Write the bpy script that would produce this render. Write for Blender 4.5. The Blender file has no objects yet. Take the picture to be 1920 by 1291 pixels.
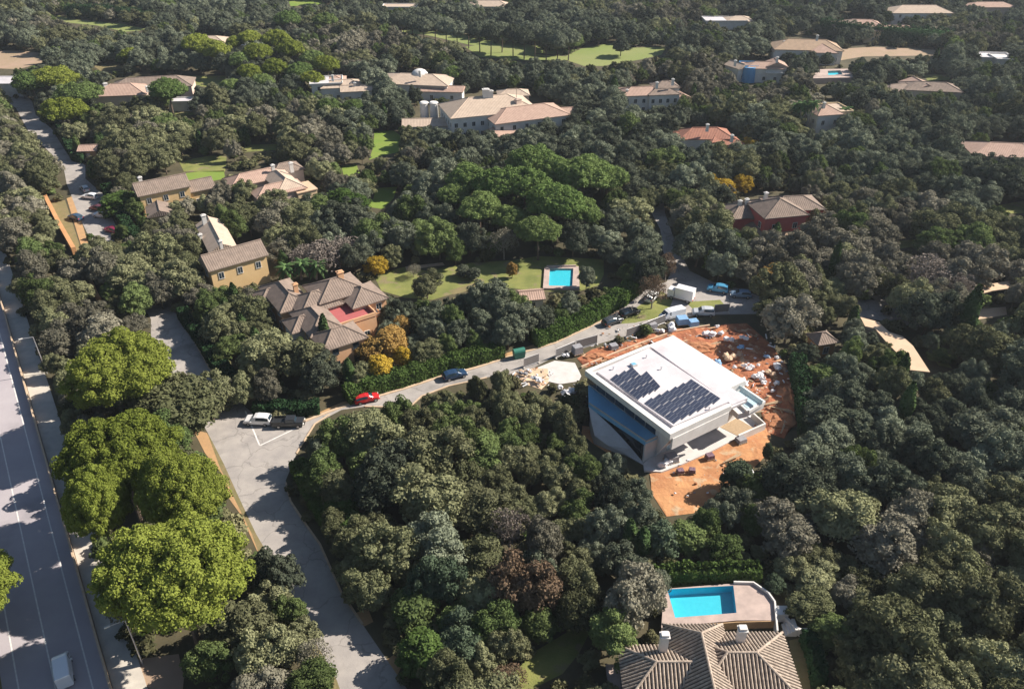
import bpy, math, random
import numpy as np
from mathutils import Vector, Matrix
from mathutils.geometry import delaunay_2d_cdt, tessellate_polygon

scene = bpy.context.scene
# ------------------------------------------------------------------ camera, sky, sun, exposure
CAM_H, FPX, HOR = 80.0, 1500.0, -330.0
PITCH = math.atan((645.5 - HOR) / FPX)
cam_data = bpy.data.cameras.new("camera")
cam_data.sensor_width = 36.0
cam_data.lens = FPX / 1920 * 36.0
cam_data.clip_end = 9000
cam = bpy.data.objects.new("camera", cam_data)
cam.location = (0, 0, CAM_H)
cam.rotation_euler = (math.pi / 2 - PITCH, 0, 0)
scene.collection.objects.link(cam)
scene.camera = cam

SUN_AZ, SUN_EL = 17.0, 37.0          # degrees: azimuth counter-clockwise from +x (right), back from the camera
sd = Vector((math.cos(math.radians(SUN_AZ)) * math.cos(math.radians(SUN_EL)),
             math.sin(math.radians(SUN_AZ)) * math.cos(math.radians(SUN_EL)), math.sin(math.radians(SUN_EL))))
world = bpy.data.worlds.new("World"); scene.world = world
world.use_nodes = True
nt = world.node_tree
sky = nt.nodes.new("ShaderNodeTexSky"); sky.sky_type = 'NISHITA'; sky.sun_disc = False
sky.sun_elevation = math.radians(SUN_EL); sky.sun_rotation = math.atan2(sd.x, sd.y)
sky.air_density = 1.2; sky.dust_density = 0.6; sky.ozone_density = 1.5
bg = nt.nodes["Background"]; bg.inputs[1].default_value = 0.05
nt.links.new(sky.outputs[0], bg.inputs[0])
sun_d = bpy.data.lights.new("sun", 'SUN'); sun_d.energy = 5.0; sun_d.angle = math.radians(0.5); sun_d.color = (1.0, 0.91, 0.79)
sun = bpy.data.objects.new("sun", sun_d); sun.rotation_euler = sd.to_track_quat('Z', 'Y').to_euler(); sun.location = (0, 0, 200)
scene.collection.objects.link(sun)
scene.view_settings.view_transform = 'Standard'; scene.view_settings.look = 'None'
scene.view_settings.gamma = 1; scene.view_settings.use_curve_mapping = False
scene.view_settings.exposure = 1.0
scene.cycles.max_bounces = 5; scene.cycles.transparent_max_bounces = 8

# ------------------------------------------------------------------ helpers
COL = scene.collection
SP, CP = math.sin(PITCH), math.cos(PITCH)
def G(px, py, z=0.0):
    """place on the level z that the line of sight through a point of the survey picture meets"""
    a = (px - 960) / FPX; b = -(py - 645.5) / FPX
    d = (a, CP + b * SP, -SP + b * CP); t = (z - CAM_H) / d[2]
    return (d[0] * t, d[1] * t)
def PR(x, y, z):
    """the reverse: survey coordinates of a place, and its distance"""
    dz = z - CAM_H
    depth = y * CP - dz * SP; up = y * SP + dz * CP
    return 960 + FPX * x / depth, 645.5 - FPX * up / depth, depth
def GL(pts, z=0.0): return [G(p[0], p[1], z) for p in pts]

def tag(o, label=None, cat=None, group=None, kind=None):
    if label: o['label'] = label
    if cat: o['category'] = cat
    if group: o['group'] = group
    if kind: o['kind'] = kind
    return o
def empty(name, x, y, z=0, rz=0):
    o = bpy.data.objects.new(name, None); o.empty_display_size = .5
    o.location = (x, y, z); o.rotation_euler = (0, 0, rz); COL.objects.link(o); return o
def inst(name, me, parent=None, loc=(0, 0, 0), rz=0, scale=(1, 1, 1), mat=None):
    o = bpy.data.objects.new(name, me); o.location = loc; o.rotation_euler = (0, 0, rz); o.scale = scale
    COL.objects.link(o)
    if parent: o.parent = parent
    if mat:
        o.material_slots[0].link = 'OBJECT'; o.material_slots[0].material = mat
    return o

class MB:
    def __init__(s): s.v = []; s.f = []; s.m = []; s.u = []
    def add(s, vs, fs, m=0, uv=None):
        b = len(s.v); s.v += [tuple(p) for p in vs]
        for i, f in enumerate(fs):
            s.f.append(tuple(b + k for k in f)); s.m.append(m)
            s.u.append(uv[i] if uv else None)
    def box(s, c, size, rot=0, m=0, taper=1.0):
        x, y, z = c; a, b, h = size[0] / 2, size[1] / 2, size[2] / 2
        cs, sn = math.cos(rot), math.sin(rot); vs = []
        for dz, t in ((-h, 1), (h, taper)):
            for dx, dy in ((-a, -b), (a, -b), (a, b), (-a, b)):
                dx *= t; dy *= t
                vs.append((x + dx * cs - dy * sn, y + dx * sn + dy * cs, z + dz))
        s.add(vs, [(3, 2, 1, 0), (4, 5, 6, 7), (0, 1, 5, 4), (1, 2, 6, 5), (2, 3, 7, 6), (3, 0, 4, 7)], m)
    def prism(s, poly, z0, z1, m=0, mt=None):
        poly = [tuple(p[:2]) for p in poly]
        A = sum(poly[i][0] * poly[(i + 1) % len(poly)][1] - poly[(i + 1) % len(poly)][0] * poly[i][1] for i in range(len(poly)))
        if A < 0: poly = poly[::-1]
        n = len(poly); mt = m if mt is None else mt
        b = len(s.v)
        s.v += [(p[0], p[1], z0) for p in poly] + [(p[0], p[1], z1) for p in poly]
        for i in range(n):
            j = (i + 1) % n; s.f.append((b + i, b + j, b + n + j, b + n + i)); s.m.append(m)
            L = math.dist(poly[i], poly[j]); s.u.append([(0, z0), (L, z0), (L, z1), (0, z1)])
        for t in tessellate_polygon([[Vector((p[0], p[1], 0)) for p in poly]]):
            a, c, d = [poly[k] for k in t]
            if (c[0] - a[0]) * (d[1] - a[1]) - (c[1] - a[1]) * (d[0] - a[0]) < 0: t = t[::-1]
            s.f.append(tuple(b + n + k for k in t)); s.m.append(mt); s.u.append(None)
            s.f.append(tuple(b + k for k in t[::-1])); s.m.append(m); s.u.append(None)
    def tube(s, p0, p1, r0, r1=None, n=7, m=0):
        r1 = r0 if r1 is None else r1
        p0 = Vector(p0); p1 = Vector(p1); d = (p1 - p0).normalized()
        a = d.orthogonal().normalized(); b = d.cross(a)
        vs = []
        for p, r in ((p0, r0), (p1, r1)):
            for i in range(n):
                t = 2 * math.pi * i / n; vs.append(p + (a * math.cos(t) + b * math.sin(t)) * r)
        fs = [(i, (i + 1) % n, n + (i + 1) % n, n + i) for i in range(n)]
        fs += [tuple(range(n))[::-1], tuple(range(n, 2 * n))]
        s.add(vs, fs, m)
    def blob(s, c, r, seed=0, jit=.2, m=0, nu=8, nv=5):
        rr = random.Random(seed); vs = [(c[0], c[1], c[2] + r[2])]
        for j in range(1, nv):
            ph = math.pi * j / nv
            for i in range(nu):
                th = 2 * math.pi * (i + .5 * (j % 2)) / nu; k = 1 + rr.uniform(-jit, jit)
                vs.append((c[0] + r[0] * k * math.sin(ph) * math.cos(th), c[1] + r[1] * k * math.sin(ph) * math.sin(th), c[2] + r[2] * k * math.cos(ph)))
        vs.append((c[0], c[1], c[2] - r[2])); fs = [(0, 1 + i, 1 + (i + 1) % nu) for i in range(nu)]
        for j in range(nv - 2):
            o = 1 + j * nu
            fs += [(o + i, o + nu + i, o + nu + (i + 1) % nu, o + (i + 1) % nu) for i in range(nu)]
        o = 1 + (nv - 2) * nu; L = len(vs) - 1
        fs += [(o + i, L, o + (i + 1) % nu) for i in range(nu)]
        s.add(vs, fs, m)
    def mesh(s, name, mats, smooth=False):
        me = bpy.data.meshes.new(name); me.from_pydata(s.v, [], s.f)
        for mt in (mats if isinstance(mats, (list, tuple)) else [mats]): me.materials.append(mt)
        me.polygons.foreach_set('material_index', s.m)
        if any(u is not None for u in s.u):
            ul = me.uv_layers.new(name='UVMap'); flat = []
            for f, u in zip(s.f, s.u):
                for k in range(len(f)):
                    flat += list(u[k]) if u else [0, 0]
            ul.data.foreach_set('uv', flat)
        if smooth: me.polygons.foreach_set('use_smooth', [True] * len(s.f))
        me.update(); return me
    def build(s, name, mats, parent=None, smooth=False, loc=(0, 0, 0), rz=0):
        return inst(name, s.mesh(name, mats, smooth), parent, loc, rz)

# ------------------------------------------------------------------ materials
def mat(name, col, rough=.8, col2=None, scale=2.0, detail=4, bump=0, bscale=None, spots=None, metal=0, spec=.3, coords='Object', contrast=1.0, seed=0):
    m = bpy.data.materials.new(name); m.use_nodes = True; n = m.node_tree.nodes; L = m.node_tree.links
    b = n['Principled BSDF']; b.inputs['Roughness'].default_value = rough; b.inputs['Metallic'].default_value = metal
    b.inputs['Specular IOR Level'].default_value = spec
    b.inputs['Base Color'].default_value = (*col, 1)
    if col2 or bump or spots:
        geo = n.new('ShaderNodeNewGeometry')
    if col2:
        t = n.new('ShaderNodeTexNoise'); t.inputs['Scale'].default_value = scale; t.inputs['Detail'].default_value = detail; t.inputs['Roughness'].default_value = .65
        L.new(geo.outputs['Position'], t.inputs['Vector'])
        r = n.new('ShaderNodeMapRange'); r.inputs[1].default_value = .5 - .2 / contrast; r.inputs[2].default_value = .5 + .2 / contrast
        L.new(t.outputs['Fac'], r.inputs[0])
        mx = n.new('ShaderNodeMix'); mx.data_type = 'RGBA'; mx.inputs[6].default_value = (*col, 1); mx.inputs[7].default_value = (*col2, 1)
        L.new(r.outputs[0], mx.inputs[0]); out = mx.outputs[2]
        if spots:
            t2 = n.new('ShaderNodeTexNoise'); t2.inputs['Scale'].default_value = spots[1]; t2.inputs['Detail'].default_value = 6
            L.new(geo.outputs['Position'], t2.inputs['Vector'])
            r2 = n.new('ShaderNodeMapRange'); r2.inputs[1].default_value = spots[2]; r2.inputs[2].default_value = spots[2] + .08
            L.new(t2.outputs['Fac'], r2.inputs[0])
            m2 = n.new('ShaderNodeMix'); m2.data_type = 'RGBA'; m2.inputs[7].default_value = (*spots[0], 1)
            L.new(r2.outputs[0], m2.inputs[0]); L.new(out, m2.inputs[6]); out = m2.outputs[2]
        L.new(out, b.inputs['Base Color'])
    if bump:
        t3 = n.new('ShaderNodeTexNoise'); t3.inputs['Scale'].default_value = bscale or scale * 3; t3.inputs['Detail'].default_value = 5
        L.new(geo.outputs['Position'], t3.inputs['Vector'])
        bp = n.new('ShaderNodeBump'); bp.inputs['Strength'].default_value = bump; bp.inputs['Distance'].default_value = .15
        L.new(t3.outputs['Fac'], bp.inputs['Height']); L.new(bp.outputs[0], b.inputs['Normal'])
    return m

def leafmat(name, col, col2, trans=.15, var=.5):
    m = bpy.data.materials.new(name); m.use_nodes = True; n = m.node_tree.nodes; L = m.node_tree.links
    n.remove(n['Principled BSDF']); out = n['Material Output']
    oi = n.new('ShaderNodeObjectInfo'); geo = n.new('ShaderNodeNewGeometry')
    t = n.new('ShaderNodeTexNoise'); t.inputs['Scale'].default_value = .9; t.inputs['Detail'].default_value = 3
    L.new(geo.outputs['Position'], t.inputs['Vector'])
    a = n.new('ShaderNodeMath'); a.operation = 'MULTIPLY_ADD'; a.inputs[1].default_value = .7; a.inputs[2].default_value = -.12
    L.new(oi.outputs['Random'], a.inputs[0])
    a2 = n.new('ShaderNodeMath'); a2.operation = 'MULTIPLY_ADD'; a2.inputs[1].default_value = 1.4; a2.inputs[2].default_value = -.45
    L.new(t.outputs['Fac'], a2.inputs[0])
    s = n.new('ShaderNodeMath'); s.operation = 'ADD'; s.use_clamp = True; L.new(a.outputs[0], s.inputs[0]); L.new(a2.outputs[0], s.inputs[1])
    mx = n.new('ShaderNodeMix'); mx.data_type = 'RGBA'; mx.inputs[6].default_value = (*col, 1); mx.inputs[7].default_value = (*col2, 1)
    L.new(s.outputs[0], mx.inputs[0])
    # each tree a little lighter or darker than the next
    w = n.new('ShaderNodeTexWhiteNoise'); w.noise_dimensions = '1D'; L.new(oi.outputs['Random'], w.inputs['W'])
    mr = n.new('ShaderNodeMapRange'); mr.inputs[3].default_value = 1 - var * .55; mr.inputs[4].default_value = 1 + var * .55
    L.new(w.outputs['Value'], mr.inputs[0])
    hs = n.new('ShaderNodeHueSaturation'); L.new(mr.outputs[0], hs.inputs['Value']); L.new(mx.outputs[2], hs.inputs['Color'])
    df = n.new('ShaderNodeBsdfDiffuse'); tr = n.new('ShaderNodeBsdfTranslucent'); ms = n.new('ShaderNodeMixShader')
    L.new(hs.outputs[0], df.inputs[0]); L.new(hs.outputs[0], tr.inputs[0]); ms.inputs[0].default_value = trans
    L.new(df.outputs[0], ms.inputs[1]); L.new(tr.outputs[0], ms.inputs[2]); L.new(ms.outputs[0], out.inputs[0])
    return m

def tilemat(name, col, col2, period=.45, rel=.6):
    """roof tiling for roofs seen from far: rows down the slope (UV u along the eave), weathering"""
    m = bpy.data.materials.new(name); m.use_nodes = True; n = m.node_tree.nodes; L = m.node_tree.links
    b = n['Principled BSDF']; b.inputs['Roughness'].default_value = .9; b.inputs['Specular IOR Level'].default_value = .15
    uv = n.new('ShaderNodeUVMap'); uv.uv_map = 'UVMap'; sp = n.new('ShaderNodeSeparateXYZ'); L.new(uv.outputs[0], sp.inputs[0])
    k = n.new('ShaderNodeMath'); k.operation = 'MULTIPLY'; k.inputs[1].default_value = 2 * math.pi / period; L.new(sp.outputs[0], k.inputs[0])
    s = n.new('ShaderNodeMath'); s.operation = 'SINE'; L.new(k.outputs[0], s.inputs[0])
    geo = n.new('ShaderNodeNewGeometry'); t = n.new('ShaderNodeTexNoise'); t.inputs['Scale'].default_value = .8; t.inputs['Detail'].default_value = 6; t.inputs['Roughness'].default_value = .7
    L.new(geo.outputs['Position'], t.inputs['Vector'])
    r = n.new('ShaderNodeMapRange'); r.inputs[1].default_value = .3; r.inputs[2].default_value = .7; L.new(t.outputs['Fac'], r.inputs[0])
    mx = n.new('ShaderNodeMix'); mx.data_type = 'RGBA'; mx.inputs[6].default_value = (*col, 1); mx.inputs[7].default_value = (*col2, 1); L.new(r.outputs[0], mx.inputs[0])
    L.new(mx.outputs[2], b.inputs['Base Color'])
    bp = n.new('ShaderNodeBump'); bp.inputs['Strength'].default_value = rel; bp.inputs['Distance'].default_value = .03
    L.new(s.outputs[0], bp.inputs['Height']); L.new(bp.outputs[0], b.inputs['Normal'])
    return m

M = {}
M['floor'] = mat('woodland_soil', (.045, .042, .024), .95, (.10, .085, .05), .15, 8, .5, .8)
M['asphalt'] = mat('asphalt', (.27, .25, .24), .9, (.37, .34, .315), .35, 9, .15, 6, spots=((.22, .205, .195), .12, .58), contrast=1.2)
def add_cracks(m, scale, dark):
    n = m.node_tree.nodes; L = m.node_tree.links; b = n['Principled BSDF']; src = b.inputs['Base Color'].links[0].from_socket
    geo = n.new('ShaderNodeNewGeometry'); w = n.new('ShaderNodeTexNoise'); w.inputs['Scale'].default_value = .5; w.inputs['Detail'].default_value = 4
    L.new(geo.outputs['Position'], w.inputs['Vector']); ad_ = n.new('ShaderNodeVectorMath'); ad_.operation = 'MULTIPLY_ADD'; ad_.inputs[1].default_value = (3, 3, 3)
    L.new(w.outputs['Color'], ad_.inputs[0]); L.new(geo.outputs['Position'], ad_.inputs[2])
    v = n.new('ShaderNodeTexVoronoi'); v.feature = 'DISTANCE_TO_EDGE'; v.inputs['Scale'].default_value = scale; L.new(ad_.outputs[0], v.inputs['Vector'])
    r = n.new('ShaderNodeMapRange'); r.inputs[1].default_value = .0; r.inputs[2].default_value = .022; r.inputs[3].default_value = dark; r.inputs[4].default_value = 1.0; L.new(v.outputs['Distance'], r.inputs[0])
    mx = n.new('ShaderNodeMix'); mx.data_type = 'RGBA'; mx.blend_type = 'MULTIPLY'; mx.inputs[0].default_value = 1; L.new(src, mx.inputs[6]); L.new(r.outputs[0], mx.inputs[7]); L.new(mx.outputs[2], b.inputs['Base Color'])
add_cracks(M['asphalt'], .16, .72)
M['highway'] = mat('highway_asphalt', (.33, .30, .325), .85, (.40, .37, .39), .15, 9, .08, 6, spots=((.28, .26, .28), .08, .6))
M['paint'] = mat('road_paint', (.75, .73, .70), .7, (.5, .48, .47), 3)
M['concrete'] = mat('pale_concrete', (.52, .48, .42), .85, (.40, .37, .33), .7, 7, .1)
M['kerb'] = mat('kerb_stone', (.55, .42, .30), .9, (.42, .31, .21), 1.5, 5)
M['sand'] = mat('sandy_verge', (.45, .27, .13), .95, (.34, .22, .12), .8, 7, .3, 2)
M['dryverge'] = mat('dry_grass', (.22, .17, .09), .95, (.15, .14, .06), .6, 7, .4, 3)
M['lawn'] = mat('lawn', (.22, .225, .07), .95, (.12, .145, .04), .22, 9, .4, 5, spots=((.20, .17, .09), .35, .57), contrast=1.3)
M['lawn_bright'] = mat('bright_lawn', (.13, .22, .03), .95, (.19, .24, .05), .15, 8, .2, 5)
M['golf'] = mat('fairway', (.15, .21, .05), .95, (.22, .23, .09), .035, 7, .1, 3)
M['field'] = mat('bare_field', (.36, .25, .19), .95, (.27, .21, .13), .1, 8, .2, 1)
M['redsoil'] = mat('red_soil', (.40, .16, .075), .95, (.24, .08, .045), .45, 9, 1.0, 2.2, spots=((.50, .32, .20), .6, .56), contrast=1.4)
M['orangesoil'] = mat('orange_soil', (.50, .26, .12), .95, (.36, .16, .075), .3, 9, .6, 2, spots=((.45, .32, .20), .5, .58), contrast=1.3)
M['white'] = mat('white_render', (.66, .645, .63), .7, (.55, .53, .51), .6, 7, contrast=1.2)
M['whiteroof'] = mat('white_membrane', (.58, .55, .57), .6, (.47, .445, .47), .35, 8, contrast=1.3)
M['paving'] = mat('white_paving', (.58, .555, .54), .7, (.47, .445, .43), .6, 8, contrast=1.3)
M['pinkish'] = mat('pale_pink_render', (.60, .47, .40), .85, (.52, .40, .34), .4, 6)
M['cream'] = mat('cream_render', (.66, .52, .34), .85, (.58, .44, .27), .4, 6)
M['yellow'] = mat('yellow_render', (.66, .47, .25), .85, (.58, .40, .20), .4, 6)
M['orange'] = mat('orange_render', (.64, .39, .23), .85, (.55, .32, .18), .4, 6)
M['redwall'] = mat('red_render', (.52, .13, .12), .85, (.42, .09, .09), .4, 6)
M['bluewall'] = mat('blue_render', (.10, .30, .55), .8, (.08, .25, .48), .4, 5)
M['terrace_red'] = mat('red_terrace_tiles', (.40, .11, .11), .8, (.33, .09, .09), .6, 5)
M['stone'] = mat('rough_stone', (.38, .33, .28), .95, (.24, .20, .17), 1.5, 8, .8, 3)
M['orangewall'] = mat('ochre_wall', (.55, .30, .14), .9, (.44, .22, .10), .5, 6)
M['peach'] = mat('peach_screed', (.58, .43, .30), .9, (.50, .35, .24), .4, 7)
M['t_brown'] = tilemat('brown_tiles', (.27, .21, .175), (.165, .13, .11))
M['t_pink'] = tilemat('pink_tiles', (.44, .31, .25), (.32, .22, .18))
M['t_red'] = tilemat('red_tiles', (.36, .17, .12), (.24, .12, .09))
M['t_pale'] = tilemat('pale_tiles', (.50, .40, .32), (.38, .30, .24))
M['t_ochre'] = tilemat('ochre_tiles', (.42, .30, .21), (.30, .22, .16))
M['pool'] = mat('pool_mosaic', (.045, .46, .56), .5, (.06, .52, .62), 1.5, 5)
M['pooldark'] = mat('pool_mosaic_dark', (.03, .50, .68), .5, (.04, .56, .74), 1.5, 5)
M['deck'] = mat('pool_coping', (.46, .36, .32), .85, (.34, .27, .245), .7, 8, contrast=1.3)
M['brick'] = mat('ochre_brickwork', (.38, .25, .14), .9, (.28, .18, .10), 2, 7, .5, 5)
M['glass'] = mat('window_glass', (.02, .035, .05), .06, metal=0, spec=.9)
M['bglass_skyshade'] = mat('blue_glass_and_sky_shade', (.20, .46, .68), .3, (.16, .38, .58), .3, 3, spec=.6)  # real glass in the skylight; elsewhere sky-blue shade and reflection put into colour
M['palegl'] = mat('frosted_glass', (.45, .58, .62), .2, (.38, .5, .55), .5, 3, spec=.6)
M['frame'] = mat('window_frame', (.62, .60, .57), .6)
M['darkframe'] = mat('dark_window_frame', (.06, .06, .065), .5)
M['panel'] = mat('photovoltaic_cells', (.05, .06, .10), .25, (.085, .10, .15), .6, 5, spec=.6)
M['alu'] = mat('aluminium', (.6, .6, .62), .4, metal=.7)
M['bark'] = mat('bark', (.16, .12, .09), .95, (.09, .07, .055), 2, 5)
M['palebark'] = mat('pale_bark', (.30, .26, .22), .95, (.20, .17, .15), 2, 5)
M['black'] = mat('black_plastic', (.02, .02, .022), .5)
M['tyre'] = mat('tyre', (.025, .025, .028), .85)
M['rim'] = mat('wheel_rim', (.45, .45, .46), .35, metal=.8)
M['lamp'] = mat('headlight_glass', (.75, .75, .72), .15)
M['tail'] = mat('tail_light', (.45, .02, .02), .3)
M['plastic_w'] = mat('white_sack', (.72, .72, .74), .7, (.60, .60, .63), 2, 5, .5, 4)
M['plastic_b'] = mat('blue_sheet', (.16, .30, .50), .6, (.22, .38, .58), 2, 5, .4, 4)
M['plastic_g'] = mat('grey_sheet', (.30, .30, .32), .8, (.22, .22, .24), 2, 5, .4, 4)
M['purple'] = mat('purple_crates', (.10, .04, .08), .7, (.22, .16, .18), 4, 4, contrast=1.5)
M['wood'] = mat('raw_timber', (.42, .31, .20), .85, (.30, .22, .14), 3, 5)
M['green_bin'] = mat('green_bin_plastic', (.03, .16, .12), .5)
M['mesh'] = mat('grey_mesh_panel', (.20, .19, .19), .8, (.13, .125, .13), 6, 4)
M['spoil'] = mat('spoil_heap', (.42, .20, .10), .95, (.30, .12, .06), 1, 6, .6, 3)
m = bpy.data.materials.new('pool_water'); m.use_nodes = True; n = m.node_tree.nodes; L = m.node_tree.links
n.remove(n['Principled BSDF']); tp = n.new('ShaderNodeBsdfTransparent'); tp.inputs[0].default_value = (.86, .97, .99, 1)
gl = n.new('ShaderNodeBsdfGlossy'); gl.inputs['Roughness'].default_value = .03; 
tx = n.new('ShaderNodeTexNoise'); tx.inputs['Scale'].default_value = 2.5; bp = n.new('ShaderNodeBump'); bp.inputs['Strength'].default_value = .15
L.new(tx.outputs['Fac'], bp.inputs['Height']); L.new(bp.outputs[0], gl.inputs['Normal']); 
ms = n.new('ShaderNodeMixShader'); ms.inputs[0].default_value = .06; L.new(tp.outputs[0], ms.inputs[1]); L.new(gl.outputs[0], ms.inputs[2]); L.new(ms.outputs[0], n['Material Output'].inputs[0])
M['water'] = m
# foliage: base, lighter
M['oak_cool'] = leafmat('oak_leaves_cool', (.070, .086, .060), (.185, .205, .145), .15, .75)
M['oak_olive'] = leafmat('oak_leaves_olive', (.094, .103, .052), (.225, .230, .130), .15, .75)
M['oak_grey'] = leafmat('oak_leaves_grey', (.118, .115, .085), (.260, .243, .188), .15, .6)
M['green'] = leafmat('green_leaves', (.068, .100, .036), (.145, .185, .070), .2)
M['lime'] = leafmat('pine_needles_lime', (.145, .182, .035), (.250, .285, .060), .25, .2)
M['pinegreen'] = leafmat('pine_needles_green', (.095, .150, .045), (.180, .235, .085), .2, .3)
M['bluegreen'] = leafmat('blue_green_leaves', (.055, .080, .050), (.105, .135, .085))
M['autumn'] = leafmat('yellow_leaves', (.32, .22, .03), (.46, .32, .05), .2, .3)
M['gold'] = leafmat('golden_leaves', (.30, .19, .06), (.42, .28, .10), .2, .3)
M['orange_l'] = leafmat('orange_leaves', (.40, .14, .03), (.50, .22, .05), .2, .2)
M['bare'] = leafmat('bare_twigs', (.17, .145, .125), (.27, .235, .205), .1, .3)
M['brownleaf'] = leafmat('brown_leaves', (.13, .09, .06), (.20, .145, .10), .1, .3)
M['cyp'] = leafmat('cypress_leaves', (.035, .06, .025), (.07, .11, .04), .05, .5)
M['hedge'] = leafmat('hedge_leaves', (.055, .095, .025), (.10, .15, .045), .15, .3)
M['darkhedge'] = leafmat('dark_hedge_leaves', (.02, .045, .02), (.04, .08, .035), .1, .3)
M['palm'] = leafmat('palm_fronds', (.05, .10, .04), (.10, .16, .06), .15, .3)
M['scrub'] = leafmat('scrub_leaves', (.080, .085, .042), (.19, .18, .10), .1, .8)
# ------------------------------------------------------------------ the setting
KEEP = []           # outlines (survey coordinates) that stay open: no crown in front of them
def structure(name, mb, mt, smooth=False): return tag(mb.build(name, mt, smooth=smooth), kind='structure')
def sheet(name, pts, z, mt, keep=True, world_pts=None, thick=None):
    poly = world_pts or GL(pts)
    mb = MB(); tri = tessellate_polygon([[Vector((p[0], p[1], 0)) for p in poly]])
    for t in tri:
        a, c, d = [poly[k] for k in t]
        if (c[0] - a[0]) * (d[1] - a[1]) - (c[1] - a[1]) * (d[0] - a[0]) < 0: t = t[::-1]
        mb.add([(poly[k][0], poly[k][1], z) for k in t], [(0, 1, 2)])
    if keep: KEEP.append([p[:2] for p in (pts if pts else [PR(p[0], p[1], 0)[:2] for p in poly])])
    return structure(name, mb, mt)

def ribbon(pts, w, closed=False):
    """offset a polyline by +-w/2 (world), returns outline"""
    P = [Vector(p[:2]) for p in pts]; Lf = []; Rt = []
    for i, p in enumerate(P):
        a = P[max(i - 1, 0)]; b = P[min(i + 1, len(P) - 1)]; d = (b - a).normalized(); nrm = Vector((-d.y, d.x))
        Lf.append(tuple(p + nrm * w / 2)); Rt.append(tuple(p - nrm * w / 2))
    return Lf, Rt
def wallmesh(mb, pts, w, z0, z1, m=0):
    Lf, Rt = ribbon(pts, w)
    n = len(pts); b = len(mb.v); vs = []
    for i in range(n):
        za = z1[i] if isinstance(z1, (list, tuple)) else z1
        vs += [(*Lf[i], z0), (*Rt[i], z0), (*Rt[i], za), (*Lf[i], za)]
    fs = []
    for i in range(n - 1):
        o = 4 * i; q = o + 4
        fs += [(o, q, q + 3, o + 3), (o + 1, o + 2, q + 2, q + 1), (o + 3, q + 3, q + 2, o + 2), (o, o + 1, q + 1, q)]
    fs += [(0, 3, 2, 1), (4 * n - 4, 4 * n - 3, 4 * n - 2, 4 * n - 1)]
    mb.add(vs, fs, m)

# the ground: one sheet to the horizon, gently uneven
mb = MB(); N = 60
xs = [-4000, -1500] + list(np.linspace(-700, 700, N)) + [1500, 4000]; ys = [-800, -200] + list(np.linspace(0, 900, N)) + [2500, 7000]
vs = [(x, y, -.02) for y in ys for x in xs]; W_ = len(xs)
mb.add(vs, [(j * W_ + i, j * W_ + i + 1, (j + 1) * W_ + i + 1, (j + 1) * W_ + i) for j in range(len(ys) - 1) for i in range(W_ - 1)])
structure('ground', mb, M['floor'])

# highway: runs straight, along u, at lateral offsets along v
U = Vector((-.5606, .828)); V = Vector((.828, .5606))
def HW(lat, s): p = V * lat + U * s; return (p.x, p.y)
def hstrip(name, l0, l1, s0, s1, z, mt): 
    return sheet(name, None, z, mt, keep=False, world_pts=[HW(l0, s0), HW(l1, s0), HW(l1, s1), HW(l0, s1)])
hstrip('highway', -16.7, -6.4, -60, 330, .010, M['highway'])
hstrip('lane_marking', -15.28, -15.12, -60, 330, .016, M['paint'])
hstrip('lane_marking', -11.90, -11.74, -60, 330, .016, M['paint'])
hstrip('lane_marking', -8.48, -8.32, -60, 330, .016, M['paint'])
hstrip('dry_verge', -19.2, -16.7, -60, 330, .006, M['dryverge'])
mb = MB(); mb.prism([HW(-6.52, -60), HW(-3.4, -60), HW(-3.4, 330), HW(-6.52, 330)], -.01, .14)
structure('pavement', mb, M['concrete'])
mb = MB(); wallmesh(mb, [HW(-6.72, s) for s in range(-60, 331, 15)], .24, 0, 1.15)
tag(mb.build('barrier_wall', M['kerb']), 'low ochre concrete barrier between the highway and its pavement', 'barrier')
KEEP.append([(-160, 330), (-40, 425), (0, 475), (37, 583), (63, 637), (100, 750), (122, 850), (136, 880), (150, 980), (180, 1090), (215, 1180), (262, 1240), (275, 1330)] + [PR(*HW(-17.6, s_), 0)[:2] for s_ in range(46, 260, 15)])

ROAD = ([(-10, 150), (12, 190), (30, 203), (55, 250), (75, 268), (100, 292), (120, 318), (125, 345), (135, 370), (148, 405), (165, 440), (200, 480), (240, 530), (283, 598), (283, 630), (300, 660), (325, 700), (360, 760), (390, 812), (420, 870), (447, 930), (480, 1000), (515, 1060), (552, 1120), (590, 1200), (632, 1275), (650, 1330)]
 + [(790, 1330), (735, 1250), (680, 1170), (640, 1110), (600, 1020), (575, 985), (545, 940), (536, 900), (556, 850), (590, 795), (640, 768), (683, 762), (767, 763), (790, 742), (840, 723), (913, 707), (960, 700), (1000, 690), (1040, 668), (1117, 646), (1173, 630), (1215, 618), (1250, 603), (1300, 592), (1340, 590), (1440, 588), (1520, 592), (1600, 592), (1700, 610), (1820, 620)]
 + [(1820, 595), (1700, 590), (1668, 566), (1600, 558), (1500, 560), (1440, 563), (1400, 545), (1335, 528), (1294, 508), (1278, 480), (1261, 440), (1247, 400), (1243, 350), (1240, 280), (1236, 250), (1212, 250), (1214, 300), (1217, 350), (1222, 400), (1238, 430), (1243, 470), (1258, 510), (1250, 528), (1207, 545), (1187, 563), (1160, 582), (1107, 612), (1040, 643), (973, 663), (890, 690), (823, 707), (760, 728), (707, 743), (640, 763), (570, 790), (520, 792), (478, 778), (452, 755), (433, 723), (393, 690), (367, 643), (332, 590), (315, 550), (290, 500), (262, 462), (222, 435), (205, 395), (195, 365), (160, 335), (160, 310), (127, 290), (97, 242), (67, 215), (60, 190), (20, 150)])
sheet('road', ROAD, .012, M['asphalt'], keep=False)
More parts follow.
